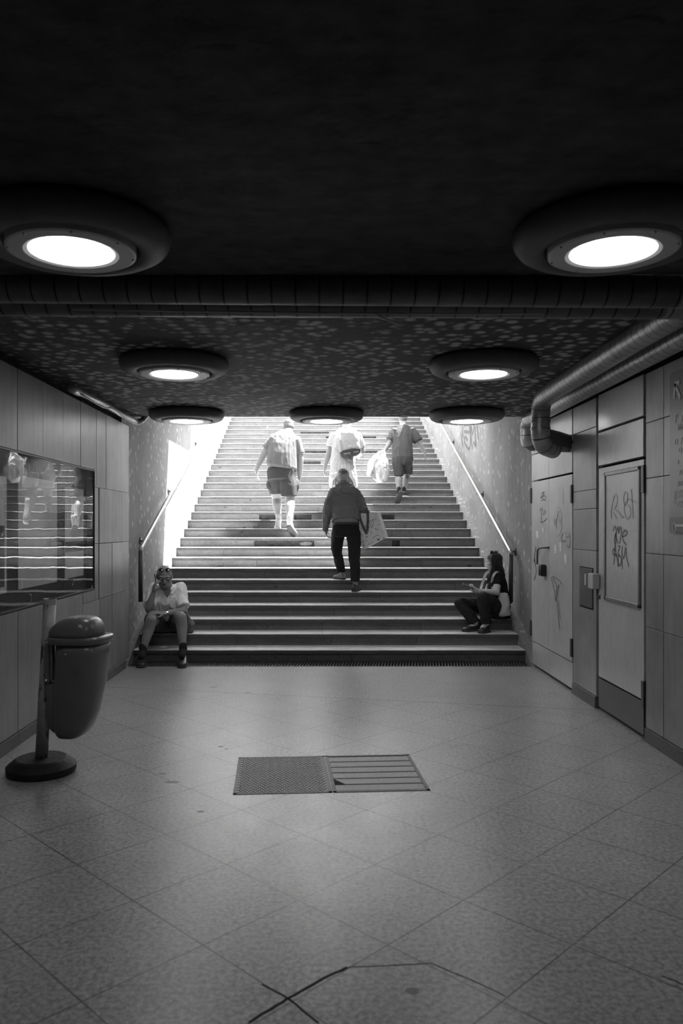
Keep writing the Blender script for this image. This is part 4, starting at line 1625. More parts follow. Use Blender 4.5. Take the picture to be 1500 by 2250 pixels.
# ---- 3. man in dark shirt and shorts with a plastic bag -------------------------------
def man_dark():
    base = V((T(888, 1090, 13.5).x, 13.4, 15 * RISE))
    S = Sculpt(base)
    head_c = T(884, 917, 13.86)
    nk = T(886, 932, 13.75)
    shL, shR = T(866, 947, 13.7), T(906, 946, 13.7)
    hip = T(884, 1018, 13.5)
    hpL, hpR = T(875, 1022, 13.5), T(894, 1022, 13.5)
    knL, knR = T(875, 1045, 13.45), T(894, 1042, 13.72)
    anL, anR = T(876, 1080, 13.3), T(887, 1080, 13.62)
    elL, elR = T(856, 973, 13.65), T(921, 974, 13.65)
    wrL, wrR = T(845, 990, 13.55), T(934, 996, 13.65)
    head(S, head_c, (0, 1, -.15), (0, .15, 1), .98)
    S.cap(nk - V((0, 0, .06)), head_c - V((0, 0, .03)), .065, .056)
    S.loft(torso_secs([(hip - V((0, 0, .03)), .12, .09), (hip + V((0, 0, .12)), .155, .12), (T(884, 985, 13.6), .16, .12), (T(886, 955, 13.7), .17, .11), (T(886, 941, 13.73), .12, .09)]))
    for sh, el, wr in ((shL, elL, wrL), (shR, elR, wrR)):
        S.limb((sh, .058), (along(sh, el, .5), .05), (el, .042), (along(el, wr, .35), .041), (wr, .027))
    hand(S, wrL, T(838, 1001, 13.52) - wrL, (.3, .3, -1), (0, 1, .3), 1.0, .95)
    hand(S, wrR, (.15, .1, -1), (-1, .2, 0), (.2, 1, 0), .6, .95)
    for hp, kn, an in ((hpL, knL, anL), (hpR, knR, anR)):
        S.limb((hp, .07), (along(hp, kn, .6), .058), (kn, .054), (along(kn, an, .3) - V((0, .012, 0)), .062), (along(kn, an, .65), .045), (an, .034))
        S.cap(an, an + V((0, .06, -.06)), .034, .03)
    p = person('slim person in dark T-shirt and dark shorts near the top of the stairs', S, M['skin'])
    S = Sculpt(base)
    S.loft(torso_secs([(T(884, 1011, 13.5), .188, .15), (T(884, 995, 13.55), .182, .15), (T(884, 975, 13.62), .176, .14), (T(885, 957, 13.68), .178, .125), (T(886, 947, 13.72), .165, .105),
                       (T(886, 939, 13.75), .115, .09), (T(886, 935, 13.76), .07, .065)]))
    tapered(S, shL + V((.025, 0, .01)), along(shL, elL, .82), .08, .09)
    tapered(S, shR + V((-.025, 0, .01)), along(shR, elR, .84), .08, .09)
    S.build('shirt', M['dark_tee'], p, .011, 4, fold=(.007, 9, (1.5, 1, .35), 33))
    S = Sculpt(base)
    S.loft(torso_secs([(T(884, 1003, 13.5), .165, .14), (T(884, 1014, 13.5), .182, .15), (T(884, 1022, 13.5), .18, .14)]))
    S.loft([(T(875, 1012, 13.5), RTX * .1, V((0, .125, 0))), (T(875, 1030, 13.48), RTX * .095, V((0, .12, 0))), (T(875.5, 1046, 13.45), RTX * .083, V((0, .095, 0)))])
    S.loft([(T(894, 1012, 13.52), RTX * .1, V((0, .14, 0))), (T(895, 1028, 13.54), RTX * .092, V((0, .15, 0))), (T(896, 1042, 13.6), RTX * .078, V((0, .13, 0)))])
    S.build('shorts', M['dark_shorts'], p, .01, 3, fold=(.007, 6, (1.3, 1, .6), 39))
    S = Sculpt(base)
    S.ell(head_c + V((0, -.016, .04)), RTX * .079, V((0, .098, 0)), V((0, 0, .08)))
    S.ell(head_c + V((0, -.04, -.005)), RTX * .079, V((0, .082, 0)), V((0, 0, .08)))
    S.build('hair', M['hair_short'], p, .008, 2, fold=(.005, 40, (1, 1, 1), 4))
    for an in (anL, anR):
        S = Sculpt(base)
        S.limb((an + V((0, 0, .05)), .038), (an - V((0, 0, .02)), .04))
        S.build('sock', M['sock'], p, .008, 2)
    tw = V((T(871, 1106, 13.28).x, 13.33, 14 * RISE + .006))
    shoe(p, T(882, 1082, 13.17), tw, (.1, .75, .6), M['shoe_dark'], M['sole_dark'], 1.0, .01)
    hl = V((anR.x, 13.53, 15 * RISE))
    shoe(p, hl, hl + V((.07, .27, 0)), (0, 0, 1), M['shoe_dark'], M['sole_white'], 1.0, .01)
    # plastic carrier bag
    q = T(830, 1060, 13.45)
    b = empty('carrier_bag', q)
    tag(b, 'bulging white plastic carrier bag held by the slim person in dark clothes', 'bag')
    S = Sculpt(q)
    Yb = 13.45
    S.loft([(T(834, 1060, Yb), RTX * .05, V((0, .05, 0))), (T(836, 1052, Yb), RTX * .12, V((0, .10, 0))), (T(838, 1038, Yb), RTX * .145, V((0, .13, 0))),
            (T(838, 1022, Yb), RTX * .135, V((0, .12, 0))), (T(838, 1006, Yb), RTX * .085, V((0, .07, 0))), (T(840, 997, Yb), RTX * .03, V((0, .03, 0)))], e=2.2)
    S.loft([(T(812, 1047, Yb), RTX * .05, V((0, .05, 0))), (T(818, 1035, Yb), RTX * .09, V((0, .08, 0))), (T(822, 1015, Yb), RTX * .1, V((0, .08, 0))),
            (T(829, 999, Yb), RTX * .06, V((0, .05, 0))), (T(836, 992, Yb), RTX * .03, V((0, .03, 0)))], e=2.2)
    S.build('sack', M['plasticbag'], b, .009, 1, fold=(.016, 7, (1, 1, .8), 51))
    bm = bmesh.new()
    prism(bm, [T(x_, y_, Yb - .15) - q for x_, y_ in ((812, 1046), (823, 1020), (825, 1040), (827, 1055))], V((0, .02, 0)))
    finish('printed_side', bm, M['bagprint'], b)
    o_ = T(817, 1040, Yb - .156) - q
    text_mesh('lettering', 'L', .06, Matrix.Translation(o_) @ Matrix.Rotation(PI / 2, 4, 'X'), M['device'], b, .001)
    bm = bmesh.new()
    tube(bm, smooth_line([T(834, 1004, Yb) - q, T(836, 995, 13.5) - q, T(840, 990, 13.53) - q, T(845, 994, 13.52) - q, T(846, 1006, Yb) - q], 5), .014, 8)
    finish('handle', bm, M['plasticbag'], b, smooth=True)
    return p


# ---- 4. old man with cap and tote bag, nearest on the stairs ---------------------------
def man_old():
    base = V((T(768, 1290, 10.4).x, 10.4, 5 * RISE))
    S = Sculpt(base)
    head_c = T(753, 1049, 10.86)
    nk = T(755, 1068, 10.7)
    shL, shR = T(731, 1083, 10.62), T(784, 1083, 10.62)
    hip = T(759, 1158, 10.46)
    hpL, hpR = T(745, 1165, 10.47), T(774, 1166, 10.44)
    knL, knR = T(739, 1207, 10.6), T(777, 1224, 10.42)
    anL, anR = T(751, 1258, 10.58), T(780, 1279, 10.26)
    elL, elR = T(719, 1122, 10.52), T(796, 1119, 10.58)
    wrL, wrR = T(715, 1164, 10.6), T(803, 1123, 10.85)
    f, u = V((0, 1, -.45)).normalized(), V((0, .45, 1)).normalized()
    head(S, head_c, f, u, 1.0)
    S.cap(nk - V((0, 0, .06)), head_c - V((0, .0, .02)), .068, .06)
    S.loft(torso_secs([(hip - V((0, 0, .05)), .16, .12), (hip + V((0, 0, .1)), .165, .125), (T(758, 1125, 10.52), .17, .125), (T(757, 1098, 10.6), .175, .12), (T(756, 1080, 10.65), .13, .09)]))
    for sh, el, wr in ((shL, elL, wrL), (shR, elR, wrR)):
        S.limb((sh, .055), (along(sh, el, .5), .047), (el, .04), (along(el, wr, .35), .039), (wr, .027))
    hand(S, wrL, (.12, .1, -1), (1, 0, 0), (0.3, 1, 0), .75, .98)
    hand(S, wrR, (-.2, .7, .3), (-1, 0, .2), (0, 0, 1), 1.0, .95)
    for hp, kn, an in ((hpL, knL, anL), (hpR, knR, anR)):
        S.limb((hp, .09), (kn, .055), (along(kn, an, .3), .052), (an, .036))
        S.cap(an, an + V((0, .05, -.06)), .034, .03)
    p = person('stooped person in a faded cap, dark shirt and black jeans, lowest on the stairs', S, M['skin_tan'])
    S = Sculpt(base)
    S.loft(torso_secs([(T(759, 1146, 10.46), .19, .155), (T(758.5, 1138, 10.48), .188, .15), (T(758, 1122, 10.53), .182, .148), (T(757, 1102, 10.58), .185, .142), (T(757, 1089, 10.62), .192, .128),
                       (T(756.5, 1079, 10.65), .187, .105), (T(756, 1072, 10.68), .14, .09), (T(755, 1067, 10.71), .085, .08), (T(755, 1064, 10.73), .07, .07)]))
    S.limb((shL + V((.02, 0, 0)), .08), (along(shL, elL, .55), .073), (elL, .064), (along(elL, wrL, .5), .056), (along(elL, wrL, .93), .045))
    S.limb((shR + V((-.02, 0, 0)), .08), (along(shR, elR, .55), .073), (elR, .066), (along(elR, wrR, .5), .056), (along(elR, wrR, .93), .043))
    S.build('shirt', M['olive'], p, .01, 3, fold=(.010, 9, (.8, 1, 1.2), 63))
    S = Sculpt(base)
    S.loft(torso_secs([(T(759, 1153, 10.46), .189, .158), (T(759, 1150, 10.46), .19, .159), (T(759, 1147, 10.46), .187, .155)]))
    o = S.build('belt', M['shoe_dark'], p, .007, 1)
    S = Sculpt(base)
    S.loft(torso_secs([(T(759, 1151, 10.46), .170, .135), (T(759, 1162, 10.45), .188, .155), (T(759, 1178, 10.46), .182, .14)]))
    S.loft([(T(744, 1166, 10.48), RTX * .098, V((0, .125, 0))), (T(741, 1190, 10.55), RTX * .084, V((0, .1, 0))), (T(739, 1206, 10.6), RTX * .077, V((0, .085, 0))), (T(740, 1211, 10.6), RTX * .07, V((0, .08, 0))),
            (T(745, 1235, 10.58), RTX * .067, V((0, .075, 0))), (T(750, 1257, 10.57), RTX * .055, V((0, .065, 0)))])
    S.loft([(T(775, 1166, 10.44), RTX * .1, V((0, .125, 0))), (T(778, 1195, 10.44), RTX * .09, V((0, .1, 0))), (T(778, 1225, 10.42), RTX * .078, V((0, .085, 0))), (T(780, 1250, 10.34), RTX * .068, V((0, .075, 0))),
            (T(780, 1277, 10.27), RTX * .06, V((0, .068, 0)))])
    S.build('jeans', M['jeans'], p, .01, 2, fold=(.006, 10, (1, 1, .8), 69))
    # cap: crown, band gap, peak
    S = Sculpt(base)
    S.ell(head_c + u * .05 - f * .012, RTX * .09, f * .108, u * .075)
    S.loft([(head_c + u * .028 - f * .014, RTX * .089, f * .107), (head_c + u * .055 - f * .014, RTX * .089, f * .107)])
    c_ = S.build('cap', M['cap'], p, .007, 2)
    S = Sculpt(base)
    S.loft([(head_c + u * .035 + f * t, RTX * w_, u * .005) for t, w_ in ((.08, .075), (.13, .07), (.16, .05), (.17, .02))])
    S.build('peak', M['cap'], c_, .005, 1)
    bm = bmesh.new()
    arc = [head_c + u * (.03 + .03 * math.sin(PI * i / 10)) - f * (.12 - .004 * abs(i - 5)) + RTX * (.055 * math.cos(PI * i / 10)) - base for i in range(11)]
    tube(bm, arc, .005, 6)
    tube(bm, [head_c + u * .022 - f * .118 + RTX * x_ - base for x_ in (-.06, 0, .06)], .007, 6)
    finish('strap', bm, M['strap'], c_, smooth=True)
    # long loose hair
    rr = random.Random(5)
    S = Sculpt(base)
    S.ell(head_c - u * .03 - f * .03, RTX * .085, f * .075, u * .07)
    for i in range(46):
        a = rr.uniform(-1, 1)
        top_ = head_c + RTX * .085 * math.sin(a * 1.5) - f * .085 * math.cos(a * 1.5) + u * .0
        ln = rr.uniform(.09, .15) * (.75 + .35 * abs(a))
        end = top_ + RTX * (a * .055 + rr.uniform(-.012, .012)) - f * rr.uniform(0, .012) - V((0, 0, 1)) * ln
        mid = along(top_, end, .5) + RTX * a * .02
        S.limb((top_, .011), (mid, .010), (end, .004))
    S.build('hair', M['hair_grey'], p, .006, 1)
    bm = bmesh.new()
    # shoes
    hl = V((T(756, 1275, 10.55).x, 10.56, 6 * RISE))
    shoe(p, hl, hl + V((-.13, .22, 0)), (0, 0, 1), M['shoe_grey'], M['sole_dark'], 1.0, .0, M['strap'])
    hl = V((T(777, 1295, 10.22).x, 10.205, 5 * RISE))
    shoe(p, hl, hl + V((.06, .26, 0)), (0, 0, 1), M['shoe_dark'], M['sole_dark'], 1.0, .0, M['strap'])
    # tote bag over the forearm
    Yt = 10.55
    q = T(815, 1200, Yt)
    b = empty('tote_bag', q)
    tag(b, 'pale printed tote bag with hearts and doodles, hung on the stooped person', 'bag')
    cs = [T(792, 1128, Yt) - q, T(829, 1128, Yt) - q, T(846, 1181, Yt) - q, T(800, 1206, Yt) - q, T(787, 1196, Yt) - q, T(785, 1150, Yt) - q]
    fr_ = V((0, -.06, 0))
    bk = V((.045, .06, .01))
    bm = bmesh.new()
    A_ = [bm.verts.new(c + fr_) for c in cs]
    B_ = [bm.verts.new(c + bk) for c in cs]
    bm.faces.new(A_)
    bm.faces.new(B_[::-1])
    for i in range(6):
        if i != 0:
            bm.faces.new((A_[i], B_[i], B_[(i + 1) % 6], A_[(i + 1) % 6]))
    bmesh.ops.subdivide_edges(bm, edges=bm.edges[:], cuts=2, use_grid_fill=True)
    o = finish('sack', bm, M['tote'], b)
    sl = o.modifiers.new('wall', 'SOLIDIFY')
    sl.thickness = .004
    fy = Yt - .0625
    F = lambda px, py: T(px, py, fy) - q
    zt = lambda x_, y_: F(690 + x_ / 7.761, 1020 + y_ / 7.761)
    bm = bmesh.new()
    for ln in ([(985, 1090), (945, 1010), (940, 970), (955, 955), (970, 985), (990, 960), (1010, 935), (1015, 965), (995, 1040), (985, 1090)],
               [(860, 1100), (875, 1030), (880, 1080), (900, 1060)], [(925, 1100), (935, 1060), (945, 1090)], [(1040, 930), (1060, 960)], [(1080, 1040), (1130, 1020)],
               [(1050, 1130), (1110, 1110)], [(990, 1260), (1060, 1220), (1110, 1205)], [(800, 1180), (830, 1240)], [(960, 1140), (985, 1180)], [(820, 1010), (850, 1000)],
               [(800, 1330), (850, 1320), (840, 1350)], [(910, 1370), (960, 1350)], [(1140, 1130), (1160, 1160)], [(1030, 870), (1050, 860)], [(1180, 1130), (1210, 1120)],
               [(820, 900), (850, 890)], [(800, 1090), (825, 1120)], [(880, 1290), (905, 1310)]):
        ribbon(bm, smooth_line([zt(*a) for a in ln], 4), (0, -1, 0), .006)
    finish('line_print', bm, M['paint_line'], b)
    bm = bmesh.new()
    for (x_, y_, r_) in ((1050, 1100, 14), (1095, 1285, 24), (895, 1240, 16), (845, 1385, 18), (1185, 1260, 14), (1050, 935, 9), (1105, 965, 9), (990, 1330, 11), (1195, 1170, 8), (1075, 1180, 6), (1020, 1060, 6), (1125, 1235, 9), (830, 1290, 8)):
        hp_ = [(16 * math.sin(t_) ** 3 / 16, -(13 * math.cos(t_) - 5 * math.cos(2 * t_) - 2 * math.cos(3 * t_) - math.cos(4 * t_)) / 16) for t_ in [i * PI / 9 for i in range(18)]]
        prism(bm, [zt(x_ + r_ * a, y_ + r_ * c_2) for a, c_2 in hp_], V((0, -.001, 0)))
    finish('heart_print', bm, M['paint_line'], b)
    bm = bmesh.new()
    h1 = [zt(900, 1190), zt(840, 1080), zt(795, 960), zt(775, 850), T(797, 1121, 10.62) - q + V((0, 0, .07)), zt(895, 800), zt(915, 890), zt(905, 1150)]
    ribbon(bm, smooth_line(h1, 5), (0, -1, 0), .034, .004)
    h2 = [T(800, 1130, Yt + .07) - q, T(799, 1121, 10.72) - q + V((0, 0, .07)), T(806, 1122, 10.66) - q, T(815, 1130, Yt + .07) - q]
    ribbon(bm, smooth_line(h2, 5), (0, -1, 0), .034, .004)
    finish('handle', bm, M['strap'], b)
    return p


# ---- 5. bald man on the phone, seated on the bottom steps -------------------------------
def man_seated():
    seat = 2 * RISE
    base = V((-1.83, 8.9, 0))
    S = Sculpt(base)
    head_c = T(361, 1266, 9.04)
    f, u = V((.22, -1, -.28)).normalized(), V((.06, -.28, 1)).normalized()
    shA, shB = T(337, 1295, 9.2), T(396, 1293, 9.2)           # his right arm is on the picture's left
    nk = T(367, 1288, 9.2)
    hip = V((T(366, 1380, 9.38).x, 9.4, seat + .1))
    hpA, hpB = hip + V((-.1, 0, 0)), hip + V((.1, 0, 0))
    knA, knB = T(332, 1362, 8.78), T(397, 1357, 8.8)
    anA, anB = T(314, 1428, 8.72), T(402, 1426, 8.72)
    elA, elB = T(326, 1338, 8.92), T(404, 1342, 9.0)
    wrA, wrB = T(337, 1303, 8.91), T(362, 1348, 8.86)
    P_, A = head(S, head_c, f, u, 1.1, 1.15)
    S.cap(nk - V((0, 0, .08)), head_c - V((0, -.02, .03)), .08, .075)
    S.loft(torso_secs([(hip - V((0, 0, .06)), .18, .14), (hip + V((0, -.02, .12)), .2, .17), (T(367, 1335, 9.26), .2, .16), (T(367, 1308, 9.2), .2, .13), (T(367, 1295, 9.2), .15, .1)], V((0, 1, 0))))
    S.limb((shA, .06), (along(shA, elA, .5), .052), (elA, .044), (along(elA, wrA, .4), .043), (wrA, .03))
    S.limb((shB, .06), (along(shB, elB, .5), .053), (elB, .046), (along(elB, wrB, .35), .044), (wrB, .03))
    # phone hand: fingers curl round the phone toward the cheek
    hand(S, wrA, (.1, .0, 1), (.85, .5, 0), (.4, -.8, .2), .62, 1.05)
    hand(S, wrB, T(322, 1343, 8.78) - wrB, (0, .3, -1), (0, -1, .4), .18, 1.1, .3)
    for hp, kn, an in ((hpA, knA, anA), (hpB, knB, anB)):
        S.limb((hp, .105), (along(hp, kn, .6), .09), (kn, .068), (along(kn, an, .3) + V((0, .02, 0)), .066), (along(kn, an, .65), .05), (an, .038))
        S.cap(an, an + V((0, -.07, -.06)), .036, .034)
    p = person('seated bald person in a pale polo shirt and shorts, talking on a phone', S, M['skin_tan'])
    # eyes, brows, mouth
    for x_ in (-1, 1):
        bm = bmesh.new()
        bmesh.ops.create_uvsphere(bm, u_segments=12, v_segments=8, radius=.0125, matrix=Matrix.Translation(P_(x_ * .032, .072, .0) - base))
        finish('eye', bm, M['ltgrey'], p, smooth=True)
        bm = bmesh.new()
        tube(bm, [P_(x_ * .015, .0895, .021) - base, P_(x_ * .033, .09, .026) - base, P_(x_ * .053, .078, .02) - base], .004, 6)
        finish('eyebrow', bm, M['hair_grey'], p, smooth=True)
    bm = bmesh.new()
    bmesh.ops.create_uvsphere(bm, u_segments=12, v_segments=8, radius=1, matrix=Matrix.Translation(P_(0.003, .085, -.0615) - base) @ Matrix([V(c) for c in A(.021, .007, .0055)]).transposed().to_4x4())
    finish('mouth', bm, M['device'], p, smooth=True)
    # spectacles
    bm = bmesh.new()
    for x_ in (-1, 1):
        loop = [P_(x_ * .033 + .025 * math.cos(i * PI / 8), .098 - abs(.025 * math.cos(i * PI / 8) + x_ * .033) * .12, .0 + .019 * math.sin(i * PI / 8)) - base for i in range(17)]
        tube(bm, loop, .0028, 6)
        tube(bm, [P_(x_ * .058, .092, .008) - base, P_(x_ * .08, .06, .008) - base, P_(x_ * .085, -.015, .006) - base], .0028, 6)
    tube(bm, [P_(-.009, .1, .006) - base, P_(0, .103, .009) - base, P_(.009, .1, .006) - base], .0026, 6)
    finish('spectacles', bm, M['glasses'], p, smooth=True)
    # sunglasses pushed up on the scalp: a thing of its own
    q = P_(0, .03, .1)
    sgl = empty('sunglasses', q)
    tag(sgl, 'dark sunglasses pushed up on the bald scalp', 'sunglasses')
    for x_ in (-1, 1):
        S2 = Sculpt(q)
        n_ = (u * .8 + f * .55).normalized()
        t_ = f * .8 - u * .55
        S2.ell(P_(x_ * .034, .058, .092), (f.cross(u)) * .031, t_.normalized() * .024, n_ * .005)
        S2.build('lens', M['darklens'], sgl, .003, 1)
    bm = bmesh.new()
    for x_ in (-1, 1):
        tube(bm, [P_(x_ * .06, .055, .088) - q, P_(x_ * .082, .02, .06) - q, P_(x_ * .086, -.06, .03) - q], .003, 6)
    tube(bm, [P_(-.012, .07, .096) - q, P_(.012, .07, .096) - q], .003, 6)
    finish('frame', bm, M['glasses'], sgl, smooth=True)
    # phone at the ear
    tip = along(wrA, P_(-.09, .0, -.02), .72)
    ax = (P_(.09, -.01, .015) - P_(.07, .055, -.085)).normalized()
    q = P_(.092, .022, -.036)
    ph = bmesh.new()
    nx = ax.cross(f).normalized()
    sd = ax.cross(nx).normalized()
    mt = Matrix((sd, nx, ax)).transposed().to_4x4()
    box(ph, (-.034, -.004, -.07), (.034, .004, .07), mt)
    o = finish('mobile_phone', ph, M['device'], bevel=.003)
    o.location = q
    tag(o, 'dark phone held to the ear of the seated bald person', 'phone')
    # polo
    S = Sculpt(base)
    S.loft(torso_secs([(hip + V((0, -.03, .085)), .213, .2), (hip + V((0, -.03, .13)), .224, .205), (T(367, 1335, 9.24), .222, .19), (T(367, 1318, 9.2), .22, .165), (T(367, 1302, 9.2), .205, .135),
                       (T(367, 1293, 9.21), .165, .105), (T(367, 1287, 9.22), .095, .085)]))
    tapered(S, shA + V((.03, 0, .0)), along(shA, elA, .82), .068, .076)
    tapered(S, shB + V((-.03, 0, .0)), along(shB, elB, .84), .07, .08)
    for sh, el in ((shA, elA), (shB, elB)):
        S.limb((sh, .078), (along(sh, el, .35), .074))
    po = S.build('polo_shirt', M['polo'], p, .01, 3, fold=(.010, 9, (1.2, 1, .7), 73))
    S = Sculpt(base)
    for sg, a in ((-1, (355, 1293)), (1, (380, 1293))):
        c = T(a[0], a[1] + 3, 9.062)
        S.loft([(c + V((-sg * .01, .09, .035)), V((.035, .01, 0)), V((0, .012, .02))), (c + V((0, .02, .012)), V((.04, .0, -.01)), V((0, .01, .012))), (c + V((-sg * .025, -.01, -.045)), V((.022, 0, -.01)), V((0, .008, .006)))])
    S.build('collar', M['polo'], po, .006, 2)
    bm = bmesh.new()
    prism(bm, [T(x_, y_, 9.05) - base for x_, y_ in ((357, 1296), (377, 1296), (372, 1306), (367, 1314), (362, 1306))], V((0, .03, 0)))
    finish('neck_opening', bm, M['skin_tan'], po)
    bm = bmesh.new()
    prism(bm, [T(x_, y_, 9.035) - base for x_, y_ in ((374, 1317), (391, 1317), (391, 1334), (383, 1338), (374, 1334))], V((0, -.006, 0)))
    finish('pocket', bm, M['polo'], po, bevel=.002)
    # shorts
    S = Sculpt(base)
    S.loft(torso_secs([(hip + V((0, .0, -.095)), .2, .17), (hip, .215, .185), (hip + V((0, -.03, .1)), .205, .193)]))
    S.ell(hip + V((0, -.16, .0)), V((.13, 0, 0)), V((0, .12, 0)), V((0, 0, .085)))
    for hp, kn in ((hpA, knA), (hpB, knB)):
        S.limb((hp, .115), (along(hp, kn, .45), .112))
        tapered(S, along(hp, kn, .4), along(hp, kn, .8), .112, .1)
    S.build('shorts', M['brownshorts'], p, .01, 3, fold=(.007, 7, (1, 1, 1), 79))
    # watch
    d = (wrB - elB).normalized()
    bm = bmesh.new()
    c = along(elB, wrB, .93) - base
    tube(bm, [c - d * .011, c + d * .011], .0375, 18)
    w_ = finish('watch', bm, M['chrome'], p)
    bm = bmesh.new()
    tube(bm, [c + V((0, -.036, .01)), c + V((0, -.043, .012))], .017, 14)
    finish('watch_face', bm, M['white'], w_)
    for an, px in ((anA, 309), (anB, 399)):
        S = Sculpt(base)
        S.limb((an + V((0, 0, .04)), .046), (an - V((0, 0, .02)), .046), (an + V((0, -.08, -.06)), .042))
        S.build('sock', M['sock'], p, .008, 2)
        hx = an.x
        tx = T(px, 1462, 8.5).x
        shoe(p, V((hx, 8.785, .006)), V((tx, 8.49, .004)), (0, 0, 1), M['shoe_dark'], M['sole_dark'], 1.08, .0)
    # folded cloth bag beside him
    q = V((T(417, 1375, 9.25).x, 9.33, seat))
    S = Sculpt(q)
    S.loft([(q + V((-.03, 0, .01)), V((.06, 0, 0)), V((0, .1, 0))), (q + V((-.02, 0, .1)), V((.065, 0, 0)), V((0, .09, 0))), (q + V((-.05, 0, .19)), V((.035, 0, 0)), V((0, .05, 0))), (q + V((-.07, 0, .23)), V((.015, 0, 0)), V((0, .03, 0)))])
    o = S.build('cloth_bag', M['strap'], None, .009, 2, fold=(.01, 8, (1, 1, 1), 5), is_root=True)
    tag(o, 'small crumpled grey cloth bag at the hip of the seated bald person', 'bag')
    # walking stick or bottle foot behind the far shoe
    q = V((-2.09, 9.02, RISE))
    bt = empty('bottle', q)
    tag(bt, 'dark bottle with a pale cap standing on the bottom step by the bald person', 'bottle')
    bm = bmesh.new()
    lathe(bm, [(0, 0), (.03, 0), (.032, .02), (.032, .12), (.014, .16), (.014, .18), (0, .18)], n=16)
    finish('body', bm, M['device'], bt, smooth=True)
    bm = bmesh.new()
    lathe(bm, [(0, .18), (.017, .18), (.017, .205), (0, .205)], n=16)
    finish('cap', bm, M['ltgrey'], bt)
    return p


# ---- 6. long-haired woman seated on the steps looking at her phone ----------------------
def woman_seated():
    seat = 3 * RISE
    base = V((2.05, 9.5, 2 * RISE))
    S = Sculpt(base)
    head_c = T(1084, 1234, 9.66)
    f, u = V((-1, .12, -.06)).normalized(), V((-.06, 0, 1)).normalized()
    nk = T(1090, 1256, 9.68)
    shN, shF = T(1092, 1269, 9.52), T(1083, 1268, 9.84)
    hip = V((T(1099, 1345, 9.66).x, 9.67, seat + .1))
    hpN, hpF = hip + V((-.02, -.1, 0)), hip + V((-.02, .1, 0))
    knN, knF = T(1062, 1314, 9.3), T(1012, 1326, 9.55)
    anN, anF = T(1068, 1370, 9.34), T(1045, 1369, 9.47)
    elN, elF = T(1091, 1302, 9.42), T(1070, 1300, 9.85)
    wrN, wrF = T(1053, 1299, 9.36), T(1045, 1300, 9.6)
    P_, A = head(S, head_c, f, u, .94, .95, .093)
    S.cap(nk - V((0, 0, .06)), head_c - V((-.01, 0, .03)), .055, .05)
    fd, rt = V((1, 0, 0)), V((0, 1, 0))
    S.loft(torso_secs([(hip - V((0, 0, .06)), .16, .13), (hip + V((-.01, 0, .1)), .14, .11), (T(1095, 1302, 9.67), .135, .1), (T(1091, 1280, 9.68), .15, .1), (T(1090, 1266, 9.68), .11, .07)], fd, rt))
    S.limb((shN, .05), (along(shN, elN, .5), .047), (elN, .038), (along(elN, wrN, .35), .037), (wrN, .025))
    S.limb((shF, .05), (elF, .038), (wrF, .025))
    hand(S, wrN, T(1034, 1291, 9.36) - wrN, (-.1, .5, .8), (-.2, .9, .3), .45, .9)
    hand(S, wrF, T(1030, 1297, 9.5) - wrF, (0, -.5, .8), (0, -.6, .7), .6, .9)
    for hp, kn, an in ((hpN, knN, anN), (hpF, knF, anF)):
        S.limb((hp, .09), (kn, .06), (along(kn, an, .35), .055), (an, .034))
        S.cap(an, an + V((-.05, -.02, -.05)), .032, .03)
    p = person('seated person with long dark hair, dark trousers and black top, holding a phone', S, M['skin_fair'])
    # hair
    rr = random.Random(11)
    S = Sculpt(base)
    S.ell(P_(0, -.02, .04), *A(.087, .104, .085))
    S.ell(P_(0, -.045, -.03), *A(.085, .075, .1))
    for i in range(70):
        a = rr.uniform(-1, 1)
        b = rr.uniform(.25, 1)
        rad = .086
        top_ = P_(a * .085, -.095 * math.sqrt(max(0, 1 - a * a)) * b + .02, rr.uniform(-.02, .05))
        ln = rr.uniform(.26, .40) if b > .35 else rr.uniform(.2, .3)
        end = top_ + V((rr.uniform(.02, .09) * (b), a * -.03 + rr.uniform(-.02, .02), -ln))
        mid = along(top_, end, .45) + V((.035 * b, -a * .0, 0))
        S.limb((top_, .015), (mid, .014), (end, .005))
    # front locks falling over the near shoulder
    for i in range(16):
        top_ = P_(-.08 - rr.uniform(0, .008), rr.uniform(-.01, .045), rr.uniform(-.01, .05))
        # near side is her left
        top_ = P_(.0, .0, .0) + (top_ - P_(0, 0, 0))
        end = T(1074 + rr.uniform(-4, 8), 1288 + rr.uniform(-14, 4), 9.5)
        mid = along(top_, end, .5) + V((.0, -.045, .01))
        S.limb((top_, .014), (mid, .012), (end, .005))
    S.build('hair', M['hair_dark'], p, .0075, 1)
    bm = bmesh.new()
    S = Sculpt(base)
    for i in range(7):
        S.limb((P_(rr.uniform(-.03, .03), rr.uniform(-.05, .04), .115), .01), (P_(rr.uniform(-.05, .05), rr.uniform(-.1, .06), .145), .005))
    S.ell(P_(0, -.02, .115), *A(.035, .05, .02))
    S.build('hair_clip', M['hair_dark'], p, .006, 1)
    for x_ in (-1, 1):
        bm = bmesh.new()
        bmesh.ops.create_uvsphere(bm, u_segments=12, v_segments=8, radius=.0115, matrix=Matrix.Translation(P_(x_ * .032, .071, .0) - base))
        finish('eye', bm, M['ltgrey'], p, smooth=True)
    # top
    S = Sculpt(base)
    S.loft(torso_secs([(hip + V((0, 0, .06)), .165, .14), (T(1095, 1310, 9.67), .158, .125), (T(1092, 1285, 9.68), .165, .12), (T(1090, 1268, 9.68), .15, .095), (T(1090, 1260, 9.68), .08, .065)], fd, rt))
    S.limb((shN + V((0, .02, .0)), .066), (along(shN, elN, .3), .066))
    S.limb((shF, .066), (along(shF, elF, .3), .064))
    S.build('top', M['blacktee'], p, .009, 3, fold=(.005, 7, (1, 1, 1), 83))
    # trousers
    S = Sculpt(base)
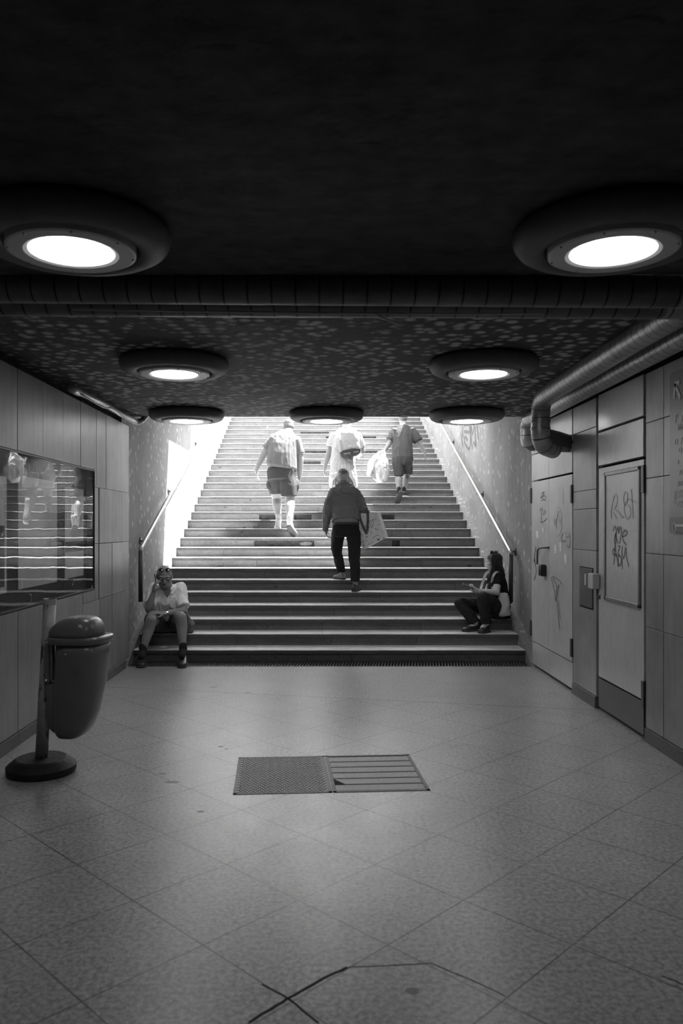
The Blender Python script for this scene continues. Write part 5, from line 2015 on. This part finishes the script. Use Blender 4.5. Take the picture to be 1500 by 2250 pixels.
    S.loft(torso_secs([(hip - V((.03, 0, .095)), .17, .13), (hip - V((.02, 0, 0)), .18, .13), (hip + V((0, 0, .09)), .16, .125)], fd, rt))
    for hp, kn, an in ((hpN, knN, anN), (hpF, knF, anF)):
        S.limb((hp, .11), (along(hp, kn, .5), .1), (kn, .078), (along(kn, an, .35), .076))
        tapered(S, along(kn, an, .3), along(kn, an, .98), .076, .062)
    S.build('trousers', M['blackpants'], p, .009, 2, fold=(.006, 9, (1, 1, 1), 89))
    z2 = 2 * RISE
    shoe(p, V((T(1076, 1385, 9.3).x, 9.38, z2)), V((T(1053, 1388, 9.26).x, 9.235, z2)), (0, 0, 1), M['shoe_dark'], M['sole_dark'], .98, .0, M['ltgrey'])
    shoe(p, V((T(1057, 1382, 9.44).x, 9.50, z2)), V((T(1016, 1384, 9.4).x, 9.40, z2)), (0, 0, 1), M['shoe_dark'], M['sole_dark'], .98, .0, M['ltgrey'])
    # bracelet
    d = (wrN - elN).normalized()
    bm = bmesh.new()
    c = along(elN, wrN, .96) - base
    tube(bm, [c - d * .004, c + d * .004], .03, 16)
    finish('bracelet', bm, M['chrome'], p)
    # phone
    q = T(1028, 1288, 9.38)
    bm = bmesh.new()
    ax = V((-.85, .0, .35)).normalized()
    nz_ = V((.35, -.25, .85)).normalized()
    sd = ax.cross(nz_).normalized()
    mt = Matrix((ax, sd, nz_)).transposed().to_4x4()
    box(bm, (-.07, -.036, -.004), (.07, .036, .004), mt)
    o = finish('mobile_phone', bm, M['device'], bevel=.003)
    o.location = q
    tag(o, 'phone in the hands of the seated person with long hair', 'phone')
    bm = bmesh.new()
    box(bm, (-.066, -.033, .0041), (.066, .033, .0046), mt)
    finish('screen', bm, M['darklens'], o)
    # canvas shoulder bag behind her hip
    q = V((T(1107, 1355, 9.6).x, 9.52, seat + .02))
    b = empty('shoulder_bag', q)
    tag(b, 'pale canvas shoulder bag hanging at the hip of the long-haired person', 'bag')
    Yb = 9.45
    S = Sculpt(q)
    S.loft([(T(1108, 1354, Yb), RTX * .066, V((0, .03, 0))), (T(1108, 1348, Yb), RTX * .073, V((0, .045, 0))), (T(1108, 1330, Yb), RTX * .07, V((0, .045, 0))), (T(1106, 1310, Yb), RTX * .055, V((0, .035, 0))),
            (T(1106, 1303, Yb), RTX * .045, V((0, .02, 0)))], e=3)
    S.build('sack', M['canvas'], b, .008, 2, fold=(.009, 8, (1, 1, .6), 91))
    bm = bmesh.new()
    ln = [T(1105, 1306, 9.44), T(1086, 1300, 9.5), T(1080, 1282, 9.5), T(1083, 1266, 9.44), T(1091, 1257, 9.5), T(1101, 1264, 9.68), T(1106, 1290, 9.62), T(1106, 1306, 9.49)]
    ribbon(bm, smooth_line([v - q for v in ln], 6), (-.2, -1, .25), .028, .004)
    ln2 = [T(1054, 1300, 9.56), T(1058, 1287, 9.66), T(1063, 1272, 9.66), T(1068, 1260, 9.68), T(1078, 1254, 9.7)]
    ribbon(bm, smooth_line([v - q for v in ln2], 6), (-.6, -.8, .1), .035, .004)
    finish('strap', bm, M['canvas'], b)
    return p


man_grey()
man_white()
man_dark()
man_old()
man_seated()
woman_seated()
